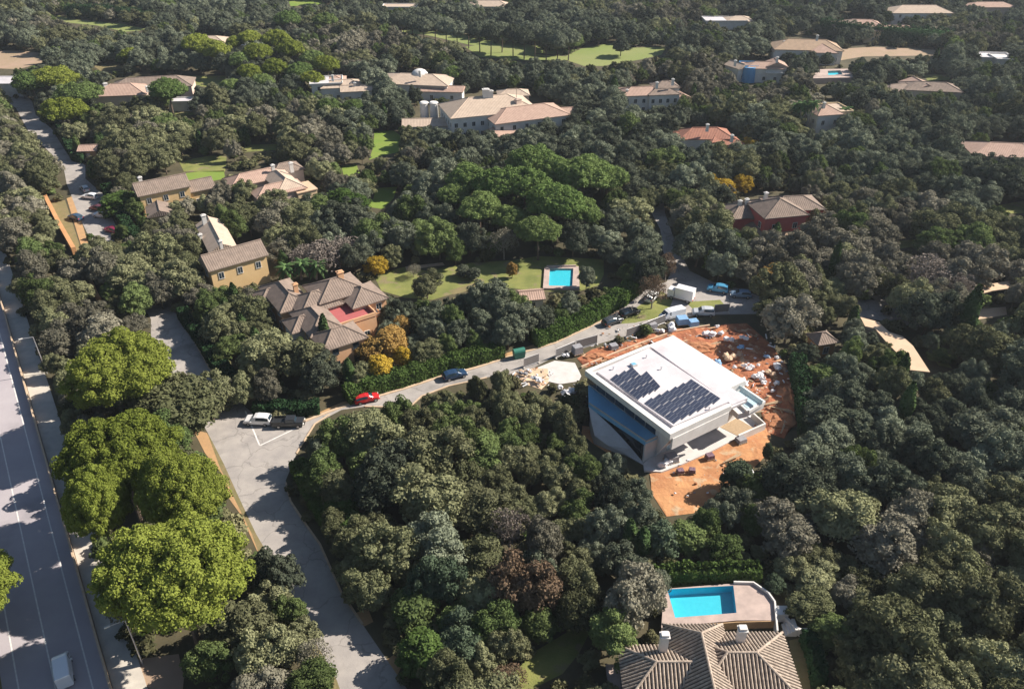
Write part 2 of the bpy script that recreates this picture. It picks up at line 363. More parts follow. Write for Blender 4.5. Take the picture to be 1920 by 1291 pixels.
KEEP += [
 [(12, 188), (30, 203), (55, 250), (75, 268), (100, 292), (122, 310), (125, 345), (135, 370), (148, 405), (160, 432), (215, 440), (200, 395), (192, 365), (158, 335), (158, 310), (122, 285), (95, 242), (65, 215), (60, 188)],
 [(288, 592), (283, 630), (305, 662), (320, 693), (385, 700), (430, 742), (392, 690), (365, 643), (330, 590)],
 [(392, 812), (420, 870), (447, 930), (480, 1000), (505, 1030), (545, 1060), (560, 1130), (590, 1190), (632, 1275), (650, 1330), (790, 1330), (735, 1250), (680, 1170), (640, 1110), (600, 1020), (575, 985), (545, 940), (536, 900), (556, 850), (590, 800), (612, 775), (683, 762), (767, 763), (790, 742), (840, 723), (913, 707), (960, 687), (1000, 690), (1040, 668), (1117, 643), (1215, 600), (1240, 570), (1207, 545), (1160, 582), (1107, 612), (1040, 643), (973, 663), (823, 707), (707, 743), (600, 768), (520, 790), (470, 772), (440, 762), (415, 790)],
 [(1222, 395), (1238, 430), (1243, 470), (1258, 510), (1290, 515), (1275, 480), (1258, 440), (1243, 395)],
 [(1245, 530), (1300, 515), (1400, 550), (1440, 570), (1400, 590), (1300, 600), (1240, 610)],
 [(1600, 566), (1665, 566), (1640, 590), (1606, 585)], [(1500, 560), (1535, 560), (1530, 572), (1500, 572)],
]
# worn markings and patches at the junction
for a, b in (((460, 770), (487, 835)), ((487, 835), (560, 800))):
    A = G(*a); B = G(*b); Lf, Rt = ribbon([A, B], .22)
    sheet('road_marking', None, .018, M['paint'], keep=False, world_pts=Lf + Rt[::-1])

sheet('sandy_strip', [(362, 805), (388, 811), (415, 870), (440, 925), (470, 985), (482, 1010), (505, 1045), (482, 1032), (452, 965), (430, 935), (418, 890), (385, 850)], .008, M['sand'])
sheet('dry_verge', [(389, 812), (392, 812), (420, 870), (447, 930), (480, 1000), (515, 1060), (552, 1120), (590, 1200), (632, 1275), (650, 1330), (610, 1330), (575, 1240), (545, 1180), (520, 1110), (490, 1050), (472, 1000), (440, 935), (412, 875)], .011, M['dryverge'], keep=False)
KEEP.append([(389, 812), (415, 870), (447, 930), (480, 1000), (500, 1035), (484, 1030), (440, 935), (412, 875)])
sheet('sandy_strip', [(700, 1255), (740, 1225), (752, 1250), (735, 1290), (760, 1300), (735, 1252)], .008, M['sand'])
sheet('sandy_strip', [(662, 1150), (690, 1140), (700, 1165), (680, 1175)], .008, M['sand'])
sheet('bare_earth', [(258, 1235), (335, 1225), (345, 1270), (340, 1320), (270, 1320)], .008, M['field'])
sheet('sandy_strip', [(125, 372), (136, 368), (156, 425), (165, 455), (152, 460)], .008, M['sand'])
sheet('dry_verge', [(95, 380), (122, 375), (148, 455), (150, 470), (143, 470)], .007, M['dryverge'])
sheet('dry_verge', [(1240, 545), (1262, 560), (1250, 592), (1190, 605), (1150, 608), (1160, 590), (1195, 575)], .016, M['lawn'])
sheet('bright_verge', [(1285, 566), (1350, 562), (1362, 575), (1300, 580)], .016, M['lawn'])

def lawn(name, pts, mt, z=.006, keep=True): return sheet(name, pts, z, M[mt], keep)
lawn('lawn', [(700, 515), (760, 500), (800, 508), (880, 493), (960, 488), (1010, 480), (1132, 486), (1132, 515), (1122, 535), (1078, 548), (1000, 545), (958, 540), (900, 535), (860, 548), (810, 562), (760, 558), (715, 545)], 'lawn')
lawn('lawn', [(702, 246), (738, 245), (757, 258), (750, 285), (715, 292), (692, 300), (700, 275)], 'lawn_bright')
lawn('lawn', [(705, 353), (745, 350), (738, 372), (718, 392), (690, 388), (700, 372)], 'lawn_bright')
lawn('lawn', [(640, 312), (668, 308), (675, 325), (645, 332)], 'lawn_bright')
lawn('lawn', [(345, 325), (372, 322), (420, 320), (422, 335), (385, 342), (345, 340)], 'lawn_bright')
lawn('lawn', [(335, 302), (395, 292), (425, 293), (422, 322), (345, 322)], 'lawn')
lawn('lawn', [(458, 272), (522, 270), (525, 281), (460, 285)], 'lawn')
lawn('lawn', [(318, 206), (355, 203), (372, 214), (325, 220)], 'lawn')
lawn('lawn', [(335, 142), (425, 142), (420, 155), (385, 163), (340, 158)], 'lawn')
lawn('fairway', [(872, 88), (900, 84), (945, 92), (1010, 102), (1060, 106), (1088, 92), (1150, 80), (1180, 90), (1250, 88), (1240, 103), (1200, 112), (1130, 124), (1095, 124), (1062, 113), (980, 113), (900, 107)], 'golf')
lawn('fairway', [(760, 52), (800, 55), (900, 68), (960, 78), (1040, 92), (1085, 92), (1060, 104), (1000, 100), (880, 84), (800, 66), (750, 60)], 'golf', .004, keep=False)
KEEP += [[(756, 53), (860, 66), (905, 80), (880, 84), (800, 66), (755, 59)], [(900, 78), (1010, 92), (1050, 100), (1000, 100), (900, 86)]]
lawn('fairway', [(95, 26), (150, 38), (230, 45), (280, 56), (235, 60), (180, 48), (120, 42)], 'golf')
lawn('fairway', [(540, 2), (600, 0), (612, 8), (545, 12)], 'lawn_bright')
lawn('bare_field', [(-20, 95), (40, 95), (82, 100), (78, 118), (35, 130), (-20, 128)], 'field')
lawn('bare_field', [(1570, 92), (1640, 88), (1760, 94), (1780, 103), (1700, 105), (1620, 106), (1565, 115)], 'field')
lawn('bare_field', [(175, 124), (225, 120), (232, 128), (190, 134)], 'dryverge')
lawn('lawn', [(962, 1262), (1000, 1222), (1050, 1192), (1092, 1168), (1108, 1180), (1085, 1225), (1055, 1262), (1000, 1290), (970, 1300)], 'lawn')
lawn('lawn', [(1682, 452), (1716, 448), (1718, 462), (1685, 466)], 'lawn')
lawn('lawn', [(1872, 385), (1925, 375), (1930, 400), (1890, 400)], 'lawn')
lawn('lawn', [(1730, 140), (1782, 140), (1780, 150), (1740, 152)], 'lawn')
lawn('lawn', [(1480, 1200), (1500, 1195), (1516, 1250), (1520, 1300), (1490, 1300)], 'dryverge')
lawn('lawn', [(795, 845), (815, 840), (800, 860), (775, 872)], 'lawn', keep=True)
lawn('lawn', [(1740, 655), (1765, 660), (1785, 690), (1760, 685)], 'lawn')
lawn('garden_path', [(760, 500), (830, 492), (834, 497), (762, 506)], 'kerb', .010)
lawn('courtyard', [(400, 365), (465, 375), (470, 400), (405, 395)], 'field', keep=False)
lawn('garden_bed', [(840, 545), (890, 530), (900, 540), (850, 552)], 'dryverge', .009, keep=False)
lawn('parking_path', [(1630, 555), (1660, 575), (1750, 560), (1820, 552), (1822, 540), (1745, 545)], 'asphalt', keep=False)
sheet('driveway', [(1824, 580), (1886, 575), (1888, 590), (1826, 600)], .02, M['peach'])
sheet('driveway', [(1470, 488), (1500, 482), (1495, 500), (1470, 515)], .02, M['peach'], keep=False)

# kerbs
def kerb(pts, w=.35, h=.13, label=True):
    mb = MB(); wallmesh(mb, GL(pts), w, 0, h); return structure('kerb', mb, M['kerb'])
kerb([(570, 790), (640, 763), (707, 743), (760, 728), (823, 707), (890, 690), (973, 663), (1040, 643), (1107, 612), (1160, 582)], .5)
kerb([(684, 762), (767, 764), (790, 743), (840, 724), (913, 708)], .3)
kerb([(536, 905), (545, 940), (575, 985), (600, 1020), (640, 1110), (680, 1170)], .25)
kerb([(332, 590), (367, 643), (393, 690), (433, 723)], .3)
kerb([(556, 850), (590, 795), (618, 777)], .25)
# sandy strip above the diagonal road
up = [(600, 779), (640, 761), (707, 741), (760, 726), (823, 705), (890, 688), (973, 661), (1040, 641), (1107, 610), (1160, 580), (1187, 561)]
dn = [(600, 783), (640, 765), (707, 745), (760, 730), (823, 709), (890, 692), (973, 665), (1040, 645), (1107, 614), (1160, 584), (1187, 565)]
sheet('sandy_strip', [(x, y - 7) for x, y in up] + dn[::-1], .007, M['sand'])

# building site: uneven red soil
def rough_sheet(name, pts, mt, z=.02, amp=.25, step=1.1, seed=3):
    poly = GL(pts); rr = random.Random(seed)
    x0 = min(p[0] for p in poly); x1 = max(p[0] for p in poly); y0 = min(p[1] for p in poly); y1 = max(p[1] for p in poly)
    def inside(x, y):
        c = False; j = len(poly) - 1
        for i in range(len(poly)):
            a, b = poly[i], poly[j]
            if (a[1] > y) != (b[1] > y) and x < (b[0] - a[0]) * (y - a[1]) / (b[1] - a[1]) + a[0]: c = not c
            j = i
        return c
    pp = [Vector(p) for p in poly]; nb = len(pp)
    y = y0
    while y < y1:
        x = x0
        while x < x1:
            q = (x + rr.uniform(-.3, .3), y + rr.uniform(-.3, .3))
            if inside(*q) and min(math.dist(q, (p[0], p[1])) for p in poly) > .5: pp.append(Vector(q))
            x += step
        y += step
    co, ed, fa, *_ = delaunay_2d_cdt(pp, [], [list(range(nb))], 1, 1e-4)
    from mathutils import noise
    vs = []
    for i, c in enumerate(co):
        h = 0 if i < nb else max(0, noise.fractal(Vector((c.x * .28, c.y * .28, seed)), 1, 2, 4) + .25) * amp
        vs.append((c.x, c.y, z + h))
    mb = MB(); mb.add(vs, [tuple(f) for f in fa]); KEEP.append(pts)
    return structure(name, mb, mt, smooth=False)
rough_sheet('red_soil', [(1082, 672), (1110, 655), (1180, 640), (1250, 618), (1330, 614), (1400, 606), (1440, 640), (1478, 690), (1490, 740), (1492, 790), (1470, 822), (1440, 812), (1433, 790), (1425, 768), (1434, 750), (1345, 690), (1300, 665), (1262, 640), (1216, 644), (1160, 668), (1098, 690)], M['redsoil'], .03, .55, 1.0, 3)
rough_sheet('orange_soil', [(1240, 882), (1278, 870), (1330, 846), (1385, 818), (1433, 797), (1445, 815), (1440, 850), (1410, 880), (1372, 905), (1300, 962), (1250, 968), (1222, 925), (1218, 888)], M['orangesoil'], .03, .22, 1.1, 5)
rough_sheet('orange_soil', [(1092, 798), (1110, 800), (1130, 828), (1155, 840), (1140, 850), (1110, 830), (1090, 812)], M['orangesoil'], .03, .15, 1.1, 6)
rough_sheet('pale_spoil', [(960, 700), (1000, 690), (1028, 690), (1030, 715), (1015, 730), (990, 722)], M['peach'], .03, .25, 1.0, 7)
sheet('slab_pavement', [(1005, 690), (1040, 676), (1078, 680), (1090, 705), (1085, 715), (1050, 720), (1015, 712)], .04, M['paving'])
# ------------------------------------------------------------------ houses
FOOT = []      # building footprints (world), no trunks inside
_wf = MB()
for c, s in (((0, 0, .68), (1.12, .10, .08)), ((0, 0, -.68), (1.22, .16, .08)), ((-.52, 0, 0), (.08, .10, 1.28)), ((.52, 0, 0), (.08, .10, 1.28)), ((0, 0, 0), (.05, .08, 1.28))): _wf.box(c, s)
WF = _wf.mesh('window_frame_mesh', M['frame']); _wp = MB(); _wp.box((0, 0, 0), (.96, .04, 1.28)); WP = _wp.mesh('pane_mesh', M['glass'])
WFD = WF.copy(); WFD.materials[0] = M['darkframe']
def window(root, x, y, z, rz, sx=1, sz=1, dark=False):
    w = inst('window', WFD if dark else WF, root, (x, y, z), rz, (sx, 1, sz)); inst('pane', WP, w); return w

class House:
    def __init__(s, name, px, py, z, label, cat='villa', group=None, keep=None):
        x, y = G(px, py, z); s.x, s.y = x, y; s.root = tag(empty(name, x, y), label, cat, group)
        if keep: KEEP.append(keep)
    def rel(s, px, py, z): x, y = G(px, py, z); return x - s.x, y - s.y
    def part(s, name, mb, mt, smooth=False): return mb.build(name, mt, s.root, smooth)
    def chimney(s, px, py, z, h=1.6, w=.8, mt='white', rot=34):
        x, y = s.rel(px, py, z); mb = MB(); r = math.radians(rot)
        mb.box((x, y, z - h / 2), (w, w * .8, h), r); mb.box((x, y, z + .06), (w + .25, w * .8 + .25, .12), r)
        mb.box((x, y, z + .22), (w * .7, w * .5, .2), r); return s.part('chimney', mb, M[mt])
    def block(s, px, py, z, w, d, rot=34, kind='hip', axis='x', rise=1.6, wall='white', roof='t_brown', win=2, over=.45, base=0, sides='fl', winz=None, door=False, dark=False, parapet=.0):
        """walls w (local x) by d (local y) up to z, roof centred on the survey point px,py"""
        cx, cy = s.rel(px, py, z + (rise * .45 if kind != 'flat' else 0)); r = math.radians(rot); cs, sn = math.cos(r), math.sin(r)
        W = lambda a, b: (cx + a * cs - b * sn, cy + a * sn + b * cs)
        mb = MB(); q = [W(-w / 2, -d / 2), W(w / 2, -d / 2), W(w / 2, d / 2), W(-w / 2, d / 2)]
        mb.prism(q, base, z - .02); FOOT.append([(p[0] + s.x, p[1] + s.y) for p in [W(-w / 2 - 1, -d / 2 - 1), W(w / 2 + 1, -d / 2 - 1), W(w / 2 + 1, d / 2 + 1), W(-w / 2 - 1, d / 2 + 1)]])
        if kind == 'gable':   # gable triangles
            for t in (-1, 1):
                if axis == 'x': tri = [W(t * w / 2, -d / 2), W(t * w / 2, d / 2)]; mid = W(t * w / 2, 0)
                else: tri = [W(-w / 2, t * d / 2), W(w / 2, t * d / 2)]; mid = W(0, t * d / 2)
                vs = [(*tri[0], z - .02), (*tri[1], z - .02), (*mid, z + rise - .1)]; mb.add(vs, [(0, 1, 2)])
        s.part('wall', mb, M[wall])
        mb = MB(); o = over; a, b = w / 2 + o, d / 2 + o; t = .16
        if kind == 'flat':
            mb.prism([W(-a, -b), W(a, -b), W(a, b), W(-a, b)], z, z + .25)
            s.part('roof', mb, M[roof])
            if parapet:
                mb = MB()
                for A, B in (((-a, -b), (a, -b)), ((a, -b), (a, b)), ((a, b), (-a, b)), ((-a, b), (-a, -b))):
                    p, q2 = W(*A), W(*B); wallmesh(mb, [p, q2], .22, z + .2, z + .25 + parapet)
                s.part('parapet', mb, M[wall])
        else:
            if axis == 'y': a, b = b, a; WW = lambda p, q_: W(-q_, p)
            else: WW = W
            ins = b if kind == 'hip' else 0
            if kind == 'hip' and ins > a - .3: ins = a - .3
            sl = math.hypot(b, rise)
            e = [(-a, -b), (a, -b), (a, b), (-a, b)]
            v = [(*WW(*p), z - .02) for p in e] + [(*WW(*p), z + t) for p in e] + [(*WW(-a + ins, 0), z + t + rise), (*WW(a - ins, 0), z + t + rise)]
            fs = [(3, 2, 1, 0), (0, 1, 5, 4), (1, 2, 6, 5), (2, 3, 7, 6), (3, 0, 4, 7), (4, 5, 9, 8), (6, 7, 8, 9), (5, 6, 9), (7, 4, 8)]
            uv = [None] * 5 + [[(-a, 0), (a, 0), (a - ins, sl), (-a + ins, sl)], [(a, 0), (-a, 0), (-a + ins, sl), (a - ins, sl)], [(-b, 0), (b, 0), (0, sl)], [(b, 0), (-b, 0), (0, sl)]]
            mb.add(v, fs, 0, uv); rf = s.part('roof', mb, M[roof])
            cap = MB(); cap.tube((*WW(-a + ins, 0), z + t + rise), (*WW(a - ins, 0), z + t + rise), .16, n=6)
            if kind == 'hip':
                for k, (ex, ey) in enumerate(e):
                    rx = -a + ins if ex < 0 else a - ins
                    cap.tube((*WW(ex, ey), z + t), (*WW(rx, 0), z + t + rise), .13, n=6)
            cap.build('ridge_cap', M[roof], rf)
        # windows on the sides that can be seen
        zs = winz or ([1.6, 4.4] if z > 5 else [1.6])
        for side, (A, B, ang) in {'f': ((-w / 2, -d / 2), (w / 2, -d / 2), r), 'l': ((-w / 2, d / 2), (-w / 2, -d / 2), r - math.pi / 2), 'r': ((w / 2, -d / 2), (w / 2, d / 2), r + math.pi / 2)}.items():
            if side not in sides: continue
            A = W(*A); B = W(*B); Ls = math.dist(A, B); nn = max(1, round(win * Ls / 8)) if win else 0
            for k in range(nn):
                f = (k + .5) / nn; x = A[0] + (B[0] - A[0]) * f; y = A[1] + (B[1] - A[1]) * f
                for zz in zs:
                    if zz + base < z - .6: window(s.root, x + math.sin(ang) * .05, y - math.cos(ang) * .05, zz + base, ang, dark=dark)
        if door:
            A = W(-w * .2, -d / 2 - .04); mb = MB(); mb.box((A[0], A[1], base + 1.05), (1.1, .1, 2.1), r); s.part('door', mb, M['darkframe'])
        return W

# ---- the white modern villa under construction
x0, y0 = G(1228, 857, 0)
H = House('modern_villa', 1228, 857, 0, 'new flat-roofed white villa with solar panels on its roof beside red soil', 'villa')
KEEP += [[(1095, 692), (1216, 643), (1262, 640), (1345, 690), (1436, 752), (1405, 770), (1434, 797), (1280, 872), (1240, 885), (1205, 880), (1160, 845), (1113, 815), (1108, 765), (1112, 715)]]
def lp(pts, z): return [H.rel(p[0], p[1], z) for p in pts]
def sub(a, b): return (a[0] - b[0], a[1] - b[1])
def ad(a, b, k=1.0): return (a[0] + b[0] * k, a[1] + b[1] * k)
ZR = 8.0
A0, A1 = H.rel(1097, 694, ZR), H.rel(1257, 814, ZR); back = sub(A0, A1)
mb = MB(); mb.prism(lp([(1098, 694), (1216, 647), (1400, 747), (1372, 759), (1257, 813)], ZR), 7.15, 7.5); H.part('roof_slab', mb, M['whiteroof'])
mb = MB(); mb.prism(lp([(1119, 695), (1216, 650.5), (1366, 751), (1263, 796.5)], ZR), 7.5, 7.86); rd = H.part('roof_deck', mb, M['whiteroof'])
mb = MB(); mb.prism(lp([(1097, 694), (1104, 690.5), (1112, 697), (1257, 803), (1262, 799.5), (1370, 754.5), (1372, 760), (1257, 814)], ZR), 7.0, 8.0); H.part('roof_rim', mb, M['white'])
mb = MB(); mb.prism(lp([(1104, 690.5), (1216, 645), (1219, 649), (1110, 694.5)], ZR), 7.0, 7.98); H.part('roof_rim', mb, M['white'])
mb = MB(); mb.prism(lp([(1219, 649), (1240, 645), (1402, 746), (1373, 758)], 7.7), 7.0, 7.7); H.part('side_roof', mb, M['whiteroof'])
mb = MB(); mb.prism(lp([(1181, 680), (1190, 677.5), (1196, 682), (1187, 685)], 8.3), 7.85, 8.3); sk = H.part('skylight', mb, M['white'])
mb = MB(); mb.prism(lp([(1182.5, 680.5), (1189.5, 678.5), (1194.5, 682), (1187.3, 684.3)], 8.32), 8.3, 8.33); mb.build('pane', M['bglass_skyshade'], sk)
dq = [Vector(v_) for v_ in lp([(1119, 695), (1216, 650.5), (1366, 751), (1263, 796.5)], ZR)]
for k in range(1, 9):
    a_ = dq[0].lerp(dq[3], k / 9); b_ = dq[1].lerp(dq[2], k / 9); mb = MB(); wallmesh(mb, [tuple(a_), tuple(b_)], .06, 7.8, 7.885); mb.build('membrane_seam', M['alu'] if False else M['whiteroof'], rd)
for px, py in ((1150, 690), (1212, 668), (1240, 690), (1300, 745), (1330, 765)):
    X, Y = H.rel(px, py, 8.1); mb = MB(); mb.tube((X, Y, 7.8), (X, Y, 8.25), .09, n=8); mb.tube((X, Y, 8.25), (X, Y, 8.32), .16, n=8); H.part('roof_vent', mb, M['alu'])
# annex roof, lower, to the right
mb = MB(); mb.prism(lp([(1240, 646), (1262, 642), (1300, 666), (1345, 692), (1434, 752), (1402, 768), (1385, 772), (1372, 760)], 5.9), 4.5, 5.5); H.part('annex_roof', mb, M['white'])
mb = MB(); mb.prism(lp([(1240, 646), (1300, 668), (1345, 694), (1392, 728), (1352, 752)], 5.9), 0, 4.5); H.part('annex_wall', mb, M['white'])
ring = lp([(1296, 666), (1345, 692), (1434, 752), (1404, 769)], 6.1)
mb = MB(); wallmesh(mb, ring, .3, 5.5, 6.1); wallmesh(mb, lp([(1404, 769), (1380, 747), (1279, 672)], 6.1), .3, 5.5, 5.9); H.part('annex_parapet', mb, M['white'])
mb = MB(); mb.prism(lp([(1383, 750), (1408, 738), (1428, 752), (1402, 765)], 5.56), 5.5, 5.56); H.part('roof_basin', mb, M['palegl'])
mb = MB(); mb.prism(lp([(1305, 672), (1330, 686), (1404, 738), (1383, 748), (1290, 678)], 5.54), 5.5, 5.54); H.part('roof_gutter', mb, M['palegl'])
mb = MB(); wallmesh(mb, lp([(1300, 668.5), (1345, 694), (1430, 752)], 6.7), .05, 6.1, 6.75); H.part('glass_balustrade', mb, M['palegl'])
# main body
c1 = (0, 0); c2 = H.rel(1385, 781, 0); c4 = ad(c1, back, .84); c3 = ad(c2, back, .84)
FOOT.append([(p[0] + H.x, p[1] + H.y) for p in (c1, c2, c3, c4)])
mb = MB(); mb.prism([c1, c2, c3, c4], 0, 7.15); H.part('wall', mb, M['white'])
T1 = H.rel(1206, 867, 0); T4 = H.rel(1104, 757, 4.0); C4 = H.rel(1103, 722, 4.0); back_t = sub(T4, T1)
mb = MB(); mb.prism([ad(c1, (-.05, 0)), T1, T4, C4], 3.3, 4.0); H.part('terrace_slab', mb, M['bglass_skyshade'])  # slab coloured blue to stand for its sky-lit shade
FOOT.append([(p[0] + H.x, p[1] + H.y) for p in (c1, T1, T4, C4)])
dv = Vector(sub(c1, T1)); du = Vector(back).normalized(); 
inn = lambda p, k, j=0: (p[0] + dv.normalized().x * k + du.x * j, p[1] + dv.normalized().y * k + du.y * j)
mb = MB(); mb.prism([ad(c1, (0, 0)), T1, inn(T1, 0, .3), inn(c1, 0, .3)], 0, 3.55); H.part('wall', mb, M['white'])   # front return of the lower floor
mb = MB(); mb.prism([inn(T1, .35, .3), inn(c1, -.1, .3), inn(C4, -.1), inn(T4, .35)], 0, 3.55); H.part('lower_glazing', mb, M['glass'])
nb = 7
for k in range(nb):   # mullions of the lower glazing
    p = inn(T1, .3, .3 + Vector(back_t).length * (k + .3) / nb); mb = MB(); mb.box((p[0], p[1], 1.8), (.12, .12, 3.5), math.radians(34)); H.part('mullion', mb, M['darkframe'])
mb = MB(); wallmesh(mb, [inn(T1, .1), inn(T4, .1)], .16, 4.0, 4.22); H.part('parapet', mb, M['concrete'])
mb = MB(); wallmesh(mb, [inn(T1, .1), inn(c1, -.1)], .16, 4.0, 4.22); H.part('parapet', mb, M['concrete'])
for k in range(7):    # upper glazing, set against the body under the overhang
    a = inn(c1, -.06, .5 + k * 2.3); b = inn(c1, -.06, .5 + k * 2.3 + 2.15)
    mb = MB(); wallmesh(mb, [a, b], .06, 4.1, 6.7); H.part('glass_door', mb, M['glass'])
# fin wall at the front corner of the upper floor
fc = ad(A1, (.35, .3)); tk = inn((0, 0), 0, .28); mb = MB(); tri = [(0, 0, .3), (fc[0], fc[1], 7.0), (0, 0, 7.0)]
mb.add([(x - tk[0] * 0, y - tk[1] * 0, z) for x, y, z in tri] + [(x + dv.normalized().x * .3, y + dv.normalized().y * .3, z) for x, y, z in tri], [(0, 1, 2), (5, 4, 3), (0, 3, 4, 1), (1, 4, 5, 2), (2, 5, 3, 0)]); H.part('fin_wall', mb, M['white'])
fr0 = H.rel(1262, 811, ZR); fr1 = H.rel(1368, 761, ZR); mb = MB(); wallmesh(mb, [fr0, fr1], .3, 5.0, 7.0); H.part('upper_front_wall', mb, M['white'])
# lower front wall openings and canopy
f = Vector(c2) - Vector(c1); fl = f.length; fu = f.normalized(); fa = math.atan2(fu.y, fu.x); fnrm = Vector((fu.y, -fu.x))
for k, (a, wd, z, hh) in enumerate(((.2, 3.0, 1.3, 2.1), (.45, 3.0, 1.3, 2.1), (.70, 3.0, 1.3, 2.1))):
    p = fu * fl * a + fnrm * .03; mb = MB(); mb.box((p.x, p.y, z), (wd, .08, hh), fa); g = H.part('sliding_door', mb, M['frame'])
    for j in (-1, 1):
        q = p + fu * j * wd * .245; mb = MB(); mb.box((q.x + fnrm.x * .03, q.y + fnrm.y * .03, z), (wd * .45, .06, hh - .2), fa); mb.build('pane', M['palegl'], g)
p = fu * fl * .5 + fnrm * .6; mb = MB(); mb.box((p.x, p.y, 2.75), (fl, 1.2, .28), fa); H.part('canopy', mb, M['white'])
# tapering paved ramp on the left
inner = [ad(T1, back_t, k / 5) for k in range(6)]; zi = [.06, 1.1, 2.0, 2.7, 3.2, 3.5]
outer = [H.rel(1206, 871, .05), H.rel(1171, 849, .35), H.rel(1140, 834, 1.0), H.rel(1115, 815, 1.8), H.rel(1109, 790, 2.6), H.rel(1107, 764, 3.4)]; zo = [.05, .3, .9, 1.7, 2.5, 3.3]
mb = MB(); vs = []
for i in range(6): vs += [(*inner[i], zi[i]), (*outer[i], zo[i]), (*outer[i], -.01)]
fs = []
for i in range(5): o = 3 * i; fs += [(o, o + 3, o + 4, o + 1), (o + 1, o + 4, o + 5, o + 2)]
mb.add(vs, fs); H.part('ramp', mb, M['paving'])
FOOT.append([(p[0] + H.x, p[1] + H.y) for p in outer + inner[::-1]])
# front terrace
mb = MB(); mb.prism(lp([(1206, 868), (1208, 882), (1240, 884), (1278, 870), (1330, 847), (1385, 819), (1412, 806), (1376, 788), (1388, 779), (1300, 815), (1228, 850)], .3), -.01, .3); H.part('terrace', mb, M['paving'])
mb = MB(); mb.prism(lp([(1350, 800), (1381, 783), (1413, 802), (1384, 817)], .33), .2, .34); H.part('timber_deck', mb, M['wood'])
mb = MB(); wallmesh(mb, lp([(1384, 819), (1434, 797), (1410, 776)], .9), .3, 0, 1.3); H.part('terrace_wall', mb, M['white'])
mb = MB(); mb.prism(lp([(1384, 819), (1434, 797), (1410, 776), (1376, 788)], .25), 0, .25); H.part('terrace', mb, M['paving'])
# solar panels
def bil(q, u, v):
    a, b, c, d = [Vector(x) for x in q]; return a * (1 - u) * (1 - v) + b * u * (1 - v) + c * u * v + d * (1 - u) * v
def panels(quad, rows, counts, starts, tot):
    q = [Vector(H.rel(*p, 8.2)) for p in quad]       # a->b across rows, a->d along rows
    for r in range(rows):
        for k in range(counts[r]):
            u0, u1 = (r + .10) / rows, (r + .86) / rows; v0, v1 = starts[r] + k * tot + .006, starts[r] + (k + 1) * tot - .006
            P = [bil(q, u0, v0), bil(q, u1, v0), bil(q, u1, v1), bil(q, u0, v1)]
            zl, zh = 7.98, 8.42
            mb = MB(); vs = [(*P[0], zl), (*P[1], zh), (*P[2], zh), (*P[3], zl)]; vs += [(x, y, z - .06) for x, y, z in vs]
            mb.add(vs, [(0, 1, 2, 3)] + [(7, 6, 5, 4), (4, 5, 1, 0), (5, 6, 2, 1), (6, 7, 3, 2), (7, 4, 0, 3)], 1)
            mb.m[0] = 0
            pn = H.part('solar_panel', mb, [M['panel'], M['alu']])
            # cell joints as thin raised strips
            mb = MB(); 
            for e in (.02, .335, .665, .98):
                for (aa, bb, ca, cb) in ((P[0], P[3], zl, zl),):
                    s0 = P[0].lerp(P[3], e); s1 = P[1].lerp(P[2], e); mb.tube((*s0, zl + .012), (*s1, zh + .012), .022, n=4)
            mb.build('panel_frame', M['alu'], pn)
            for e in (.04, .96):
                mb = MB()
                s1 = P[1].lerp(P[2], e); s0 = P[0].lerp(P[3], e)
                mb.tube((*s0, 7.87), (*s1, zh - .05), .04, n=4)
                mb.build('panel_support', M['frame'], pn)
panels([(1207, 753), (1297, 711), (1353, 748), (1264, 792)], 6, [3] * 6, [0] * 6, 1 / 3)
panels([(1143, 708), (1201, 682), (1240, 726), (1196, 748)], 4, [3, 3, 3, 2], [.0, .0, .0, .33], 1 / 3)

# ---- villa at the bottom edge, modelled tile row by tile row
B = House('tiled_villa', 1330, 1230, 4.5, 'hip-roofed villa with rows of pale round tiles and two white chimneys below the pool', 'villa')
KEEP += [[(1163, 1208), (1238, 1203), (1246, 1178), (1372, 1172), (1395, 1165), (1466, 1184), (1490, 1240), (1490, 1330), (1163, 1330)]]
rowm = mat('clay_tile_row', (.46, .38, .31), .9, (.27, .215, .175), 2.2, 8, .4, 8, contrast=1.5); undm = mat('clay_pan_tiles', (.12, .10, .085), .95, (.07, .06, .05), 3, 5)
def slope_rows(root, e0, e1, r0, r1, step=.40, rad=.125):
    """eave e0->e1, ridge r0->r1 (3-D): pan surface part + cover rows running from ridge to eave"""
    e0, e1, r0, r1 = map(Vector, (e0, e1, r0, r1)); d = (e1 - e0); Ln = d.length; d.normalize()
    mid = (r0 + r1) / 2; q = mid - e0; q = q - d * q.dot(d); slen = q.length; q.normalize(); nrm = d.cross(q).normalized()
    if nrm.z < 0: nrm = -nrm
    ta, tb = (r0 - e0).dot(d), (r1 - e0).dot(d); k = 0; t = step * .5
    while t < Ln:
        if t < ta: top = slen * t / ta if ta > 0 else slen
        elif t > tb: top = slen * (Ln - t) / (Ln - tb) if Ln - tb > 0 else slen
        else: top = slen
        if top > .3:
            p0 = e0 + d * t - q * .05; p1 = e0 + d * t + q * (top - .08); n_ = 6; vs = []
            rnd = random.Random(k * 7 + int(Ln * 100)); nseg = max(1, int(top / .9))
            for j in range(nseg + 1):
                f = j / nseg; p = p0.lerp(p1, f) + d * rnd.uniform(-.02, .02)
                for i in range(5):
                    th = math.pi * i / 4; vs.append(p + d * math.cos(th) * rad + nrm * (math.sin(th) * rad * 1.1 + .01))
            fs = [(5 * j + i, 5 * j + 5 + i, 5 * j + 6 + i, 5 * j + 1 + i) for j in range(nseg) for i in range(4)] + [(0, 1, 2, 3, 4)]
            mb = MB(); mb.add(vs, fs); mb.build('tile_row', rowm, root)
        t += step; k += 1
